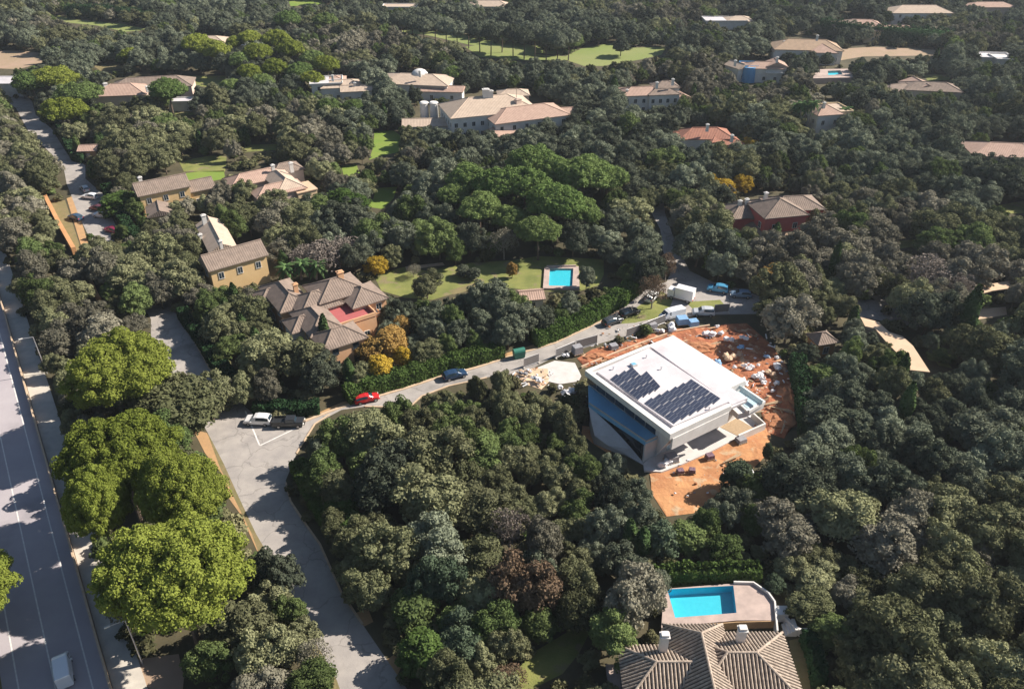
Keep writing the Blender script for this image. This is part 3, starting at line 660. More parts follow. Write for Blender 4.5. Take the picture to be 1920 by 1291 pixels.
def hip(Hh, xa, xb, ya, yb, ze, zr, axis, wallmat='white', ins=None):
    """one hipped roof (local metres, axis-aligned), with its walls"""
    mbw = MB(); o = .5; mbw.prism([(xa + o, ya + o), (xb - o, ya + o), (xb - o, yb - o), (xa + o, yb - o)], 0, ze); Hh.part('wall', mbw, M[wallmat])
    FOOT.append([(xa + Hh.x - 1, ya + Hh.y - 1), (xb + Hh.x + 1, ya + Hh.y - 1), (xb + Hh.x + 1, yb + Hh.y + 1), (xa + Hh.x - 1, yb + Hh.y + 1)])
    e = [(xa, ya, ze), (xb, ya, ze), (xb, yb, ze), (xa, yb, ze)]
    if axis == 'x':
        i_ = ins if ins is not None else (yb - ya) / 2; ym = (ya + yb) / 2; R = [(xa + i_, ym, zr), (xb - i_, ym, zr)]
        sl = [(e[0], e[1], R[0], R[1]), (e[2], e[3], R[1], R[0]), (e[1], e[2], R[1], R[1]), (e[3], e[0], R[0], R[0])]
    else:
        i_ = ins if ins is not None else (xb - xa) / 2; xm = (xa + xb) / 2; R = [(xm, ya + i_, zr), (xm, yb - i_, zr)]
        sl = [(e[0], e[1], R[0], R[0]), (e[1], e[2], R[0], R[1]), (e[2], e[3], R[1], R[1]), (e[3], e[0], R[1], R[0])]
    mb = MB()
    for a, b, c, d in sl:
        if c == d: mb.add([a, b, c], [(0, 1, 2)])
        else: mb.add([a, b, d, c], [(0, 1, 2, 3)])
    mb.add([(p[0], p[1], p[2] - .02) for p in e], [(3, 2, 1, 0)])
    mb.add([(*e[i][:2], ze) for i in range(4)] + [(*e[i][:2], ze - .18) for i in range(4)], [(i, 4 + i, 4 + (i + 1) % 4, (i + 1) % 4) for i in range(4)])
    rf = Hh.part('roof', mb, undm)
    for a, b, c, d in sl: slope_rows(rf, a, b, c, d)
    mb = MB()
    def cap(p, q): mb.tube((p[0], p[1], p[2] + .05), (q[0], q[1], q[2] + .05), .15, n=8)
    cap(R[0], R[1])
    if axis == 'x':
        for p, q in ((e[0], R[0]), (e[3], R[0]), (e[1], R[1]), (e[2], R[1])): cap(p, q)
    else:
        for p, q in ((e[0], R[0]), (e[1], R[0]), (e[2], R[1]), (e[3], R[1])): cap(p, q)
    mb.build('ridge_cap', rowm, rf)
rx = lambda x: x - B.x
ry = lambda y: y - B.y
hip(B, rx(11.6), rx(23.0), ry(48.6), ry(55.6), 4.5, 6.5, 'x')          # left wing
hip(B, rx(18.2), rx(30.1), ry(48.4), ry(57.2), 4.6, 7.1, 'x')          # right wing
hip(B, rx(16.9), rx(23.6), ry(44.5), ry(58.2), 4.7, 7.55, 'y')         # cross wing
for px, py in ((1247, 1190), (1393, 1178)):
    x, y = B.rel(px, py, 8.0); mb = MB(); mb.box((x, y, 6.6), (.85, .7, 2.6)); mb.box((x, y, 7.95), (1.05, .9, .12)); mb.box((x, y, 8.15), (.8, .65, .3)); B.part('chimney', mb, M['white'])
for k in range(5):
    window(B.root, rx(13.2 + k * 3.4), ry(49.0), 2.2, 0)
mb = MB(); mb.box((rx(11.3), ry(52), .3), (1.4, 8, .6)); B.part('terrace', mb, M['deck'])

# pool terrace behind it
PZ = 1.25
px_, py_ = G(1330, 1140, PZ)
Pt = tag(empty('swimming_pool', px_, py_), 'large turquoise rectangular swimming pool on the raised terrace behind the tiled villa', 'swimming pool')
KEEP += [[(1250, 1103), (1376, 1092), (1412, 1094), (1440, 1112), (1452, 1130), (1456, 1184), (1395, 1175), (1275, 1180), (1270, 1160)]]
rl = lambda pts, z: [(G(p[0], p[1], z)[0] - px_, G(p[0], p[1], z)[1] - py_) for p in pts]
pool4 = rl([(1251, 1104), (1375, 1097), (1381, 1148), (1266, 1157)], PZ)
deckp = rl([(1245, 1103), (1375, 1093), (1412, 1094), (1440, 1113), (1452, 1130), (1455, 1162), (1382, 1162), (1275, 1172), (1240, 1176)], PZ)
FOOT.append([(p[0] + px_, p[1] + py_) for p in deckp])
def annulus(mb, outer, inner, z0, z1):
    """deck with a hole: constrained triangulation, inner faces dropped"""
    pts = [Vector(p) for p in outer + inner]; no = len(outer)
    co, ed, fa, ov, oe, of = delaunay_2d_cdt(pts, [], [list(range(no)), list(range(no, len(pts)))], 1, 1e-5)
    fs = []
    for f in fa:
        gx = sum(co[k].x for k in f) / len(f); gy = sum(co[k].y for k in f) / len(f); c_ = False; j = len(inner) - 1
        for i in range(len(inner)):
            A_, B_ = inner[i], inner[j]
            if (A_[1] > gy) != (B_[1] > gy) and gx < (B_[0] - A_[0]) * (gy - A_[1]) / (B_[1] - A_[1]) + A_[0]: c_ = not c_
            j = i
        if not c_: fs.append(tuple(f))
    mb.add([(c.x, c.y, z1) for c in co], fs)
    for ring_ in (outer, inner):
        n_ = len(ring_); mb.add([(*p, z0) for p in ring_] + [(*p, z1) for p in ring_], [(i, (i + 1) % n_, n_ + (i + 1) % n_, n_ + i) for i in range(n_)])
mb = MB(); annulus(mb, deckp, pool4, 0, PZ); mb.build('pool_deck', M['deck'], Pt)
bs = [(p[0], p[1]) for p in pool4]
mb = MB(); mb.add([(*p, .02) for p in bs], [(0, 1, 2, 3)]); mb.build('basin_floor', M['pool'], Pt)
mb = MB(); mb.add([(*p, .02) for p in bs] + [(*p, PZ - .005) for p in bs], [(i, (i + 1) % 4, 4 + (i + 1) % 4, 4 + i) for i in range(4)]); o = mb.build('basin_wall', M['pooldark'], Pt); o.scale = (.998, .998, 1)
mb = MB(); mb.add([(*p, PZ - .18) for p in bs], [(3, 2, 1, 0)]); mb.build('water_surface', M['water'], Pt)
mb = MB(); wallmesh(mb, rl([(1375, 1093), (1412, 1094), (1440, 1113), (1452, 1130), (1457, 1185)], PZ), .2, 0, PZ + .38); tag(mb.build('garden_wall', M['white'], None, loc=(px_, py_, 0)), 'low white curved wall around the right end of the large pool terrace', 'wall')
mb = MB(); wallmesh(mb, rl([(1272, 1174), (1380, 1165), (1452, 1163)], PZ), .12, 0, PZ - .02); mb.build('retaining_wall', M['brick'], Pt)
# white steps right of the villa
x, y = G(1488, 1182, .5); S = tag(empty('garden_steps', x, y), 'small white garden steps with a curving wall right of the pool terrace', 'steps')
KEEP.append([(1456, 1135), (1475, 1137), (1480, 1165), (1518, 1178), (1515, 1190), (1480, 1195), (1458, 1190)])
for k in range(4):
    mb = MB(); mb.box((-.9 + k * .35, .4, .15 + .15 * k), (.35, 1.6, .3 + .3 * k)); mb.build('step', M['white'], S)
mb = MB(); wallmesh(mb, [(-.6, 1.6), (.2, .2), (.6, -.2), (2.4, -.2)], .35, 0, 1.1); mb.build('wall', M['white'], S)
x, y = G(1466, 1146, 1.2); mb = MB(); mb.box((0, 0, .7), (1.3, 1.1, 1.4)); mb.box((0, 0, 1.45), (1.5, 1.3, .1)); tag(mb.build('pump_house', M['white'], loc=(x, y, 0)), 'small white pump housing beside the large pool terrace', 'pump house')

# ---- middle garden pool
x, y = G(1052, 517, .4)
P2 = tag(empty('swimming_pool', x, y), 'blue garden pool with pink coping in the middle lawn', 'swimming pool')
r2 = lambda pts, z: [(G(p[0], p[1], z)[0] - x, G(p[0], p[1], z)[1] - y) for p in pts]
o2 = r2([(1021, 500), (1085, 499), (1087, 541), (1018, 540)], .45); i2 = r2([(1031, 503), (1075, 503), (1073, 536), (1029, 535)], .45)
mb = MB(); annulus(mb, o2, i2, 0, .45); mb.build('pool_deck', M['deck'], P2)
mb = MB(); mb.add([(*p, .03) for p in i2], [(0, 1, 2, 3)]); mb.build('basin_floor', M['pool'], P2)
mb = MB(); mb.add([(*p, .32) for p in i2], [(3, 2, 1, 0)]); mb.build('water_surface', M['water'], P2)
mb = MB(); wallmesh(mb, r2([(1025, 499), (1080, 498)], .6), .3, 0, .75); mb.build('pool_wall', M['deck'], P2)
KEEP.append([(1020, 498), (1085, 498), (1087, 540), (1018, 540)])
# ---- small far pool
x, y = G(1564, 136, .5)
P3 = tag(empty('swimming_pool', x, y), 'small pale turquoise pool on a terrace at the upper right', 'swimming pool')
r3 = lambda pts, z: [(G(p[0], p[1], z)[0] - x, G(p[0], p[1], z)[1] - y) for p in pts]
o3 = r3([(1532, 130), (1590, 129), (1602, 145), (1524, 147)], 2.0); i3 = r3([(1552, 133), (1576, 132), (1580, 140), (1553, 141)], 2.0)
mb = MB(); annulus(mb, o3, i3, 0, 2.0); mb.build('pool_deck', M['deck'], P3)
mb = MB(); mb.add([(*p, 1.2) for p in i3], [(0, 1, 2, 3)]); mb.build('basin_floor', M['pool'], P3)
mb = MB(); mb.add([(*p, 1.9) for p in i3], [(3, 2, 1, 0)]); mb.build('water_surface', M['water'], P3)
mb = MB(); wallmesh(mb, r3([(1524, 148.5), (1602, 146.5)], 1.0), .3, 0, 2.0); mb.build('retaining_wall', M['pinkish'], P3)
KEEP.append([(1528, 129), (1592, 128), (1602, 146), (1600, 154), (1524, 154)]); FOOT.append([(p[0] + x, p[1] + y) for p in o3])

# ---- villas, near to far
h = House('villa', 590, 580, 5, 'sprawling orange villa with many brown hipped roofs and a red roof terrace left of centre',
          keep=[(486, 530), (520, 518), (640, 512), (695, 532), (720, 545), (705, 590), (690, 640), (640, 662), (612, 650), (585, 620), (545, 622), (535, 590), (500, 570)])
h.block(534, 548, 5.2, 5.5, 11, axis='y', wall='orange', roof='t_brown', rise=1.7)
h.block(506, 548, 4.6, 5, 4.2, axis='x', wall='white', roof='t_brown', rise=1.3, win=1)
h.block(590, 557, 5.4, 8, 7, axis='x', wall='orange', roof='t_brown', rise=2.0)
h.block(628, 533, 6.3, 9, 7.5, axis='x', wall='orange', roof='t_brown', rise=2.0)
h.block(678, 547, 5.6, 6.5, 7, axis='y', wall='orange', roof='t_brown', rise=1.7, sides='flr')
h.block(592, 594, 5.3, 5.5, 9.5, axis='y', wall='orange', roof='t_brown', rise=1.7)
h.block(566, 600, 4.9, 5, 4.5, axis='x', wall='white', roof='t_brown', rise=1.4, win=1)
h.block(634, 624, 5.2, 7.5, 5.5, axis='x', wall='orange', roof='t_brown', rise=1.8, sides='flr', dark=True)
h.block(648, 588, 4.6, 8.5, 8, kind='flat', wall='orange', roof='terrace_red', over=.0, parapet=.7, sides='fr')
h.block(684, 584, 3.4, 4, 5, kind='flat', wall='orange', roof='bglass_skyshade', over=0, parapet=.3, sides='fr')  # flat top coloured blue, painting in the sky's reflection
h.chimney(637, 510, 9.3, 2.2, 1.1, 'orange'); h.chimney(553, 533, 7.8, 1.8, .8, 'orange')
h = House('villa', 430, 480, 5, 'yellow gabled house with a long pale wing behind it and white chimneys at the left',
          keep=[(374, 402), (392, 410), (436, 455), (476, 450), (490, 475), (490, 495), (452, 520), (402, 532), (388, 510), (378, 470), (395, 460), (372, 425)])
h.block(436, 475, 6.2, 11.5, 5.6, kind='gable', axis='x', rise=2.2, wall='yellow', roof='t_brown', rot=37, win=2, winz=[4.6], sides='flr')
h.block(404, 438, 5.0, 5, 15, rot=28, kind='gable', axis='y', rise=1.5, wall='white', roof='t_pale', sides='l', win=1)
h.chimney(381, 404, 8.0, 2.5, .9); h.chimney(375, 440, 6.0, 3.0, .7); h.chimney(413, 452, 8.3, 2.0, .6)
h = House('villa', 320, 350, 5, 'yellow gabled house with brown roof beside the parked cars at the upper left',
          keep=[(259, 335), (268, 335), (332, 327), (340, 346), (385, 337), (388, 358), (345, 362), (335, 372), (300, 378), (272, 377)])
h.block(301, 344, 6.0, 11.5, 6.2, kind='gable', axis='x', rise=2.1, wall='yellow', roof='t_brown', rot=33, winz=[4.4])
h.block(362, 346, 4.2, 8.5, 5.5, kind='gable', axis='x', rise=1.8, wall='yellow', roof='t_brown', rot=33, sides='f', win=1)
h.block(298, 391, 3.4, 5, 6, kind='gable', axis='y', rise=1.2, wall='yellow', roof='t_brown', rot=25, win=0)
h.chimney(262, 333, 8.6, 2.2, .8)
h = House('villa', 510, 340, 4.5, 'low villa with pinkish brown roofs around a dark inner court above the yellow houses',
          keep=[(446, 322), (500, 310), (540, 305), (555, 325), (590, 350), (585, 362), (560, 356), (535, 358), (495, 352), (480, 335)])
h.block(478, 328, 4.2, 14, 6.5, axis='x', rise=1.7, wall='pinkish', roof='t_pink', win=0)
h.block(528, 334, 4.4, 5.5, 12, axis='y', rise=1.7, wall='white', roof='t_pale', win=1)
h.block(520, 350, 4.0, 12, 6, axis='x', rise=1.6, wall='pinkish', roof='t_pink', win=1)
h.block(533, 312, 4.0, 8, 5.5, axis='x', rise=1.6, wall='pinkish', roof='t_brown', win=0)
h.block(568, 352, 3.4, 5, 6, kind='flat', wall='cream', roof='peach', over=.2, win=1)
h.chimney(511, 310, 7.2, 1.8, .8); h.chimney(545, 306, 7.6, 2.4, .9)
h = House('villa', 250, 165, 4.5, 'large low villa with a broad pinkish brown roof by the road at the upper left',
          keep=[(190, 165), (232, 145), (280, 138), (345, 148), (310, 158), (282, 176), (240, 182), (235, 192), (198, 188)])
h.block(228, 165, 5.0, 17, 11, rot=8, axis='x', rise=2.4, wall='pinkish', roof='t_pink', win=1)
h.block(286, 152, 5.0, 26, 10, rot=12, axis='x', rise=2.4, wall='pinkish', roof='t_brown', win=1)
h.chimney(197, 157, 7.6, 2, 1.2); h.chimney(276, 163, 7.4, 1.6, 1.2)
h = House('villa', 930, 210, 5, 'huge pale villa with a broad low roof and two round white towers',
          keep=[(783, 205), (795, 195), (825, 198), (850, 200), (865, 185), (905, 168), (975, 175), (1060, 200), (1060, 212), (1010, 222), (965, 250), (925, 240), (900, 240), (868, 235), (845, 240), (785, 232)])
h.block(915, 192, 7.0, 27, 15, rot=18, axis='x', rise=3.4, wall='white', roof='t_pale', win=3, winz=[1.8, 4.8])
h.block(985, 207, 6.0, 24, 12, rot=22, axis='x', rise=2.4, wall='white', roof='t_pink', win=2)
h.block(957, 238, 3.0, 15, 6, rot=38, kind='gable', axis='x', rise=1.6, wall='cream', roof='t_pink', win=1)
h.block(1040, 208, 3.6, 11, 7, rot=10, kind='gable', axis='x', rise=1.4, wall='white', roof='t_pink', win=1)
h.block(898, 204, 5.2, 6, 7, rot=18, kind='flat', wall='pinkish', roof='t_pink', win=1, over=.2)
h.block(806, 227, 3.2, 16, 7, rot=4, kind='gable', axis='x', rise=1.3, wall='white', roof='t_pale', win=1)
h.block(860, 222, 4.2, 6, 8, rot=18, axis='y', rise=1.4, wall='redwall', roof='t_brown', win=0)
h.block(962, 172, 4.5, 10, 6, rot=5, axis='x', rise=1.3, wall='pinkish', roof='t_pale', win=0)
for px in (796, 814):
    X, Y = h.rel(px, 213, 4); mb = MB(); mb.tube((X, Y, 0), (X, Y, 7.4), 1.35, 1.3, 16); mb.tube((X, Y, 7.4), (X, Y, 7.7), 1.5, 1.1, 16); h.part('round_tower', mb, M['white'])
h.chimney(911, 168, 12.5, 2.6, 2.0, rot=10); h.chimney(920, 171, 12, 2.2, 1.4, rot=10); h.chimney(971, 186, 9.8, 2.8, 1.8, 'pinkish')
x, y = G(968, 240, 0); mb = MB(); mb.tube((0, 0, 0), (0, 0, 12), .12, .06, 6); tag(mb.build('flagpole', M['darkframe'], loc=(x, y, 0)), 'thin dark pole standing in front of the huge pink villa', 'pole')

FAR = [
 ('white villa with brown tiled roofs and blue shutters right of the tall cypress', (1225, 175), [(1178, 172), (1188, 160), (1258, 150), (1280, 172), (1262, 196), (1228, 200), (1180, 198)],
  [(1203, 169, 6, 14, 7, 8, 'hip', 'x', 1.8, 'white', 't_pink', 3), (1240, 167, 6.2, 10, 8, 8, 'hip', 'x', 1.8, 'white', 't_brown', 3), (1247, 157, 7.5, 8, 6, 8, 'hip', 'x', 1.5, 'white', 't_brown', 1), (1268, 175, 3.6, 6, 9, 20, 'gable', 'y', 1.5, 'orange', 't_pink', 1), (1164, 170, 4, 7, 6, 8, 'gable', 'x', 1.4, 'pinkish', 't_pink', 1), (1244, 185, 3, 8, 4, 8, 'flat', 'x', 0, 'white', 'whiteroof', 2)], [(1232, 155, 10.5), (1262, 149, 10.5), (1176, 169, 7.5)]),
 ('pale villa with a red tiled roof and arched porch beside the yellow shrub', (1320, 250), [(1276, 250), (1290, 238), (1330, 235), (1360, 245), (1382, 262), (1378, 275), (1345, 265), (1280, 268)],
  [(1320, 247, 4.4, 15, 8, 2, 'hip', 'x', 2.0, 'white', 't_red', 2), (1283, 252, 3.6, 6, 6, 2, 'gable', 'x', 1.3, 'white', 't_red', 1), (1342, 252, 4.0, 7, 8, 20, 'hip', 'y', 1.6, 'white', 't_red', 1), (1368, 262, 3.2, 6, 5, 10, 'hip', 'x', 1.4, 'orange', 't_red', 1), (1285, 264, 2.2, 6, 3.5, 25, 'flat', 'x', 0, 'orangewall', 't_red', 0)], [(1327, 234, 8.4), (1373, 254, 6.8)]),
 ('white house with a bright blue curved end wall and pink roofs', (1415, 130), [(1370, 128), (1380, 115), (1400, 112), (1460, 112), (1468, 145), (1440, 150), (1412, 158), (1392, 158)],
  [(1432, 121, 5, 13, 7, -4, 'hip', 'x', 1.6, 'white', 't_pink', 2), (1455, 118, 5.6, 7, 6, -4, 'gable', 'y', 1.6, 'white', 't_pink', 1), (1404, 122, 5.2, 5, 6, -4, 'flat', 'x', 0, 'bluewall', 't_pink', 0), (1382, 121, 4.8, 5, 7, 30, 'gable', 'y', 1.4, 'white', 't_pale', 1), (1452, 136, 3.4, 6, 4, -4, 'flat', 'x', 0, 'white', 'whiteroof', 2)], [(1379, 114, 8.5), (1458, 108, 9)]),
 ('wide low villa with a brown hipped roof and one white chimney near the bare field', (1510, 88), [(1448, 90), (1470, 80), (1495, 68), (1555, 70), (1560, 85), (1538, 104), (1500, 98)],
  [(1512, 82, 5, 26, 12, -6, 'hip', 'x', 2.8, 'white', 't_ochre', 2), (1540, 88, 4.6, 10, 12, -6, 'hip', 'y', 2.2, 'white', 't_pink', 1), (1482, 90, 4, 14, 9, -6, 'hip', 'x', 1.5, 'white', 't_pale', 1)], [(1533, 67, 11), (1471, 78, 7)]),
 ('white round-towered house behind a row of tall palms', (1545, 220), [(1520, 232), (1530, 200), (1548, 194), (1578, 198), (1576, 225), (1560, 230), (1545, 246), (1520, 246)],
  [(1545, 203, 6.5, 8, 8, 12, 'hip', 'x', 2.0, 'white', 't_pink', 2), (1566, 204, 5.6, 6, 8, 12, 'flat', 'x', 0, 'cream', 't_pale', 1), (1553, 222, 4.0, 7, 5, 25, 'flat', 'x', 0, 'white', 'whiteroof', 2)], [(1546, 193, 9.5)]),
 ('red-walled villa with steep brown roofs and white chimneys in the right-hand wood', (1430, 390), [(1370, 385), (1392, 372), (1425, 360), (1445, 362), (1505, 372), (1510, 400), (1502, 424), (1470, 434), (1432, 438), (1410, 425), (1372, 402)],
  [(1460, 384, 6.6, 10, 8, 12, 'hip', 'y', 2.6, 'redwall', 't_brown', 2), (1486, 376, 6.2, 12, 7.5, 5, 'hip', 'x', 1.8, 'redwall', 't_brown', 2), (1394, 389, 4.6, 9, 7.5, 12, 'hip', 'x', 2.0, 'redwall', 't_brown', 1), (1425, 385, 4.4, 8, 9, 12, 'hip', 'y', 2.2, 'redwall', 't_brown', 0), (1422, 420, 2.6, 4.5, 8, 24, 'gable', 'y', 1.4, 'redwall', 't_brown', 0), (1470, 431, 2.2, 5, 4, 12, 'hip', 'x', 1.2, 'redwall', 't_ochre', 1)], [(1437, 362, 9.2), (1401, 374, 7.6), (1388, 377, 7.4)]),
 ('white cubic villa with a pale pink roof among the pines at the upper centre-left', (635, 158), [(592, 150), (625, 142), (660, 150), (685, 165), (684, 176), (640, 178), (595, 172)],
  [(612, 152, 5.6, 10, 9, 10, 'flat', 'x', 0, 'white', 'whiteroof', 2), (642, 155, 4.6, 14, 8, 10, 'hip', 'x', 1.6, 'white', 't_pale', 2), (668, 164, 3.8, 10, 6, 10, 'gable', 'x', 1.3, 'white', 't_pale', 2), (628, 147, 5, 7, 7, 10, 'hip', 'x', 1.3, 'white', 't_pink', 0)], [(623, 142, 8.3), (665, 156, 6)]),
 ('pale rounded villa with a low dome left of the golden tree', (785, 145), [(735, 145), (760, 133), (800, 135), (826, 150), (828, 160), (848, 165), (846, 175), (815, 168), (765, 165)],
  [(782, 145, 5, 24, 13, -8, 'hip', 'x', 2.0, 'white', 't_pale', 1), (812, 153, 4.4, 9, 9, -8, 'hip', 'y', 1.6, 'white', 't_pale', 1), (830, 165, 3.4, 14, 6, -4, 'gable', 'x', 1.2, 'white', 't_pink', 1)], [(787, 134, 9)]),
 ('low pale house half hidden behind the lime umbrella pines at the upper left', (400, 78), [(350, 78), (370, 66), (415, 70), (462, 82), (458, 90), (400, 88), (385, 80)],
  [(382, 73, 5, 20, 10, 0, 'hip', 'x', 1.9, 'white', 't_pale', 1), (432, 84, 3.6, 20, 7, 0, 'flat', 'x', 0, 'white', 'whiteroof', 1)], [(370, 65, 8)]),
 ('white flat-topped house in front of tall dark trees at the upper right', (1368, 38), [(1345, 32), (1395, 28), (1398, 46), (1348, 48)],
  [(1358, 37, 5, 18, 9, 0, 'flat', 'x', 0, 'white', 'whiteroof', 1), (1385, 34, 5, 12, 9, 0, 'hip', 'x', 1.5, 'white', 't_pale', 1)], []),
 ('white house with a peach roof near the top right', (1722, 18), [(1690, 18), (1720, 8), (1758, 18), (1735, 30), (1695, 28)],
  [(1722, 16, 5.5, 28, 12, 0, 'hip', 'x', 2.4, 'white', 't_pale', 1), (1702, 20, 5, 8, 8, 0, 'flat', 'x', 0, 'white', 'whiteroof', 1)], []),
 ('small white house with grey roof between dark trees at the top right', (1600, 42), [(1568, 38), (1605, 34), (1640, 42), (1600, 50), (1570, 50)],
  [(1580, 42, 5, 12, 8, 10, 'gable', 'x', 1.5, 'white', 't_brown', 1), (1615, 41, 4.6, 16, 8, -8, 'hip', 'x', 1.6, 'pinkish', 't_pink', 1)], []),
 ('ochre villa above the dark hedge at the upper right', (1680, 55), [(1645, 50), (1690, 48), (1712, 60), (1705, 70), (1650, 58)],
  [(1668, 52, 5, 22, 8, -4, 'hip', 'x', 1.6, 'cream', 't_pink', 1), (1700, 60, 4.4, 12, 8, -20, 'flat', 'x', 0, 'cream', 't_pale', 1)], []),
 ('white rectangular pavilion with a blue-grey roof at the upper right edge', (1860, 108), [(1832, 100), (1888, 102), (1886, 120), (1834, 114)],
  [(1852, 105, 3.6, 16, 8, -6, 'flat', 'x', 0, 'white', 'whiteroof', 1), (1878, 108, 3.8, 6, 8, -6, 'flat', 'x', 0, 'white', 'white', 0)], []),
 ('house with pale pink roof cut by the right edge of the photo', (1885, 278), [(1842, 280), (1865, 263), (1925, 268), (1925, 292), (1850, 292)],
  [(1884, 276, 4.6, 19, 11, -8, 'hip', 'x', 2.0, 'pinkish', 't_pink', 0)], []),
 ('brown-roofed low villa half hidden by trees right of the small pool', (1730, 160), [(1655, 165), (1690, 155), (1740, 150), (1775, 158), (1745, 172), (1700, 168)],
  [(1682, 163, 4, 14, 8, 20, 'hip', 'x', 1.6, 'pinkish', 't_brown', 0), (1745, 160, 4.6, 18, 9, -10, 'hip', 'x', 1.8, 'pinkish', 't_brown', 0), (1725, 157, 4.4, 9, 10, 5, 'gable', 'y', 1.6, 'orange', 't_pink', 0)], []),
 ('pink house at the very top right corner', (1870, 8), [(1838, 4), (1890, 0), (1892, 18), (1845, 20)],
  [(1856, 8, 5, 22, 9, 0, 'hip', 'x', 1.6, 'pinkish', 't_pink', 1), (1882, 13, 4, 10, 8, 0, 'flat', 'x', 0, 'cream', 't_pale', 1)], []),
 ('small ochre house with a brown roof beside the red soil site', (1545, 628), [(1528, 620), (1555, 614), (1565, 630), (1560, 645), (1530, 648)],
  [(1543, 630, 3.0, 3.4, 3.2, 15, 'hip', 'x', 1.2, 'orangewall', 't_brown', 1)], []),
 ('white roofed house at the left edge above the road', (8, 148), [(-20, 138), (18, 140), (20, 155), (-20, 157)],
  [(-2, 148, 4.5, 20, 9, 0, 'gable', 'x', 1.0, 'white', 'whiteroof', 0)], []),
 ('low pale house at the top centre-left', (770, 12), [(730, 10), (760, 8), (765, 15), (735, 18)],
  [(750, 12, 4.5, 16, 8, 0, 'flat', 'x', 0, 'white', 't_pale', 0)], []),
 ('low brown-roofed house at the top centre', (915, 6), [(895, 3), (935, 4), (935, 12), (898, 12)],
  [(915, 6, 5, 20, 9, 0, 'hip', 'x', 2, 'white', 't_pale', 1)], []),
 ('garden shed with a pale roof hidden in the trees left of the pool lawn', (990, 552), [(985, 546), (1010, 545), (1012, 554), (990, 560)],
  [(996, 550, 2.8, 4, 3.5, 10, 'gable', 'x', .9, 'white', 't_pink', 1)], []),
 ('small pale garden pavilion under the umbrella pine at the upper left', (345, 190), [(325, 186), (355, 186), (352, 196), (326, 196)],
  [(338, 189, 3, 7, 4, 5, 'flat', 'x', 0, 'white', 'whiteroof', 0)], []),
 ('gatehouse with an ochre arch beside the road at the upper left', (168, 278), [(155, 272), (180, 272), (180, 290), (158, 290)],
  [(167, 276, 3, 4.5, 4, 5, 'gable', 'x', 1.0, 'orangewall', 't_pink', 1)], []),
]
for label, (px, py), keep, blocks, chims in FAR:
    h = House('villa' if max(b[3] for b in blocks) > 7 else 'small_house', px, py, 3, label, 'villa' if max(b[3] for b in blocks) > 7 else 'small house', keep=keep)
    for (bx, by, z, w, d, rot, kind, axis, rise, wall, roof, win) in blocks:
        h.block(bx, by, z, w, d, rot=rot, kind=kind, axis=axis, rise=rise, wall=wall, roof=roof, win=win, parapet=.35 if kind == 'flat' else 0, winz=[1.6, 4.3] if z > 5 else [1.6])
    for c in chims: h.chimney(c[0], c[1], c[2], 1.9, .75, rot=blocks[0][5])
    if 'dome' in label:
        X, Y = h.rel(787, 140, 6.5); mb = MB(); mb.blob((X, Y, 6.3), (3.0, 3.0, 2.2), 1, 0, nu=14, nv=8); h.part('dome', mb, M['white'], True)
    if 'curved end wall' in label:
        X, Y = h.rel(1404, 140, 2.5); mb = MB(); mb.tube((X, Y, 0), (X, Y, 5.4), 2.6, 2.4, 20); h.part('curved_wall', mb, M['bluewall'])
    if 'round-towered' in label:
        X, Y = h.rel(1541, 222, 4); mb = MB(); mb.tube((X, Y, 0), (X, Y, 6.6), 2.4, 2.4, 18); mb.tube((X, Y, 6.6), (X, Y, 8.2), 2.8, .1, 18); h.part('round_tower', mb, M['white'])

# ---- walls, terrace strips and other built things on the ground
def wallthing(pts, w, h_, mt, label, name='garden_wall', keep=True, z0=0):
    P = GL(pts); c = P[0]; mb = MB(); wallmesh(mb, [(p[0] - c[0], p[1] - c[1]) for p in P], w, z0, h_)
    tag(mb.build(name, M[mt], loc=(c[0], c[1], 0)), label, 'wall')
    if keep: KEEP.append([(p[0] - 4, p[1] + 2) for p in pts] + [(p[0] + 5, p[1] - 10) for p in pts[::-1]])
wallthing([(88, 378), (112, 425), (142, 478)], .9, 1.9, 'orangewall', 'tall ochre garden wall beside the dry verge at the left')
wallthing([(174, 538), (184, 562), (190, 572)], .7, 1.6, 'orangewall', 'short piece of ochre wall showing between the trees at the left')
x, y = G(1690, 650, 3.0); R = tag(empty('flat_roofed_outbuilding', x, y), 'long peach-coloured flat roof strip stepping down through the right-hand trees', 'outbuilding')
pr = [(1613, 594), (1647, 603), (1667, 622), (1692, 630), (1712, 648), (1744, 697), (1706, 693), (1688, 667), (1664, 643), (1640, 615), (1622, 611)]
KEEP.append(pr)
q = [(G(*p, 3.0)[0] - x, G(*p, 3.0)[1] - y) for p in pr]; FOOT.append([(p[0] + x, p[1] + y) for p in q])
mb = MB(); mb.prism(q, 2.7, 3.0); mb.build('roof', M['peach'], R); mb = MB(); mb.prism([(p[0] * .97, p[1] * .97) for p in q], 0, 2.7); mb.build('wall', M['stone'], R)
x, y = G(1858, 540, 3.0); R = tag(empty('terrace_canopy', x, y), 'pale slab roof over a terrace at the right edge', 'canopy')
pr = [(1830, 545), (1850, 533), (1893, 526), (1895, 540), (1860, 545), (1834, 552)]; KEEP.append(pr)
q = [(G(*p, 3.0)[0] - x, G(*p, 3.0)[1] - y) for p in pr]
mb = MB(); mb.prism(q, 2.8, 3.0); mb.build('roof', M['peach'], R)
for p in (q[0], q[2], q[3], q[5]): mb = MB(); mb.tube((*p, 0), (*p, 2.6), .15, n=8); mb.build('post', M['white'], R)
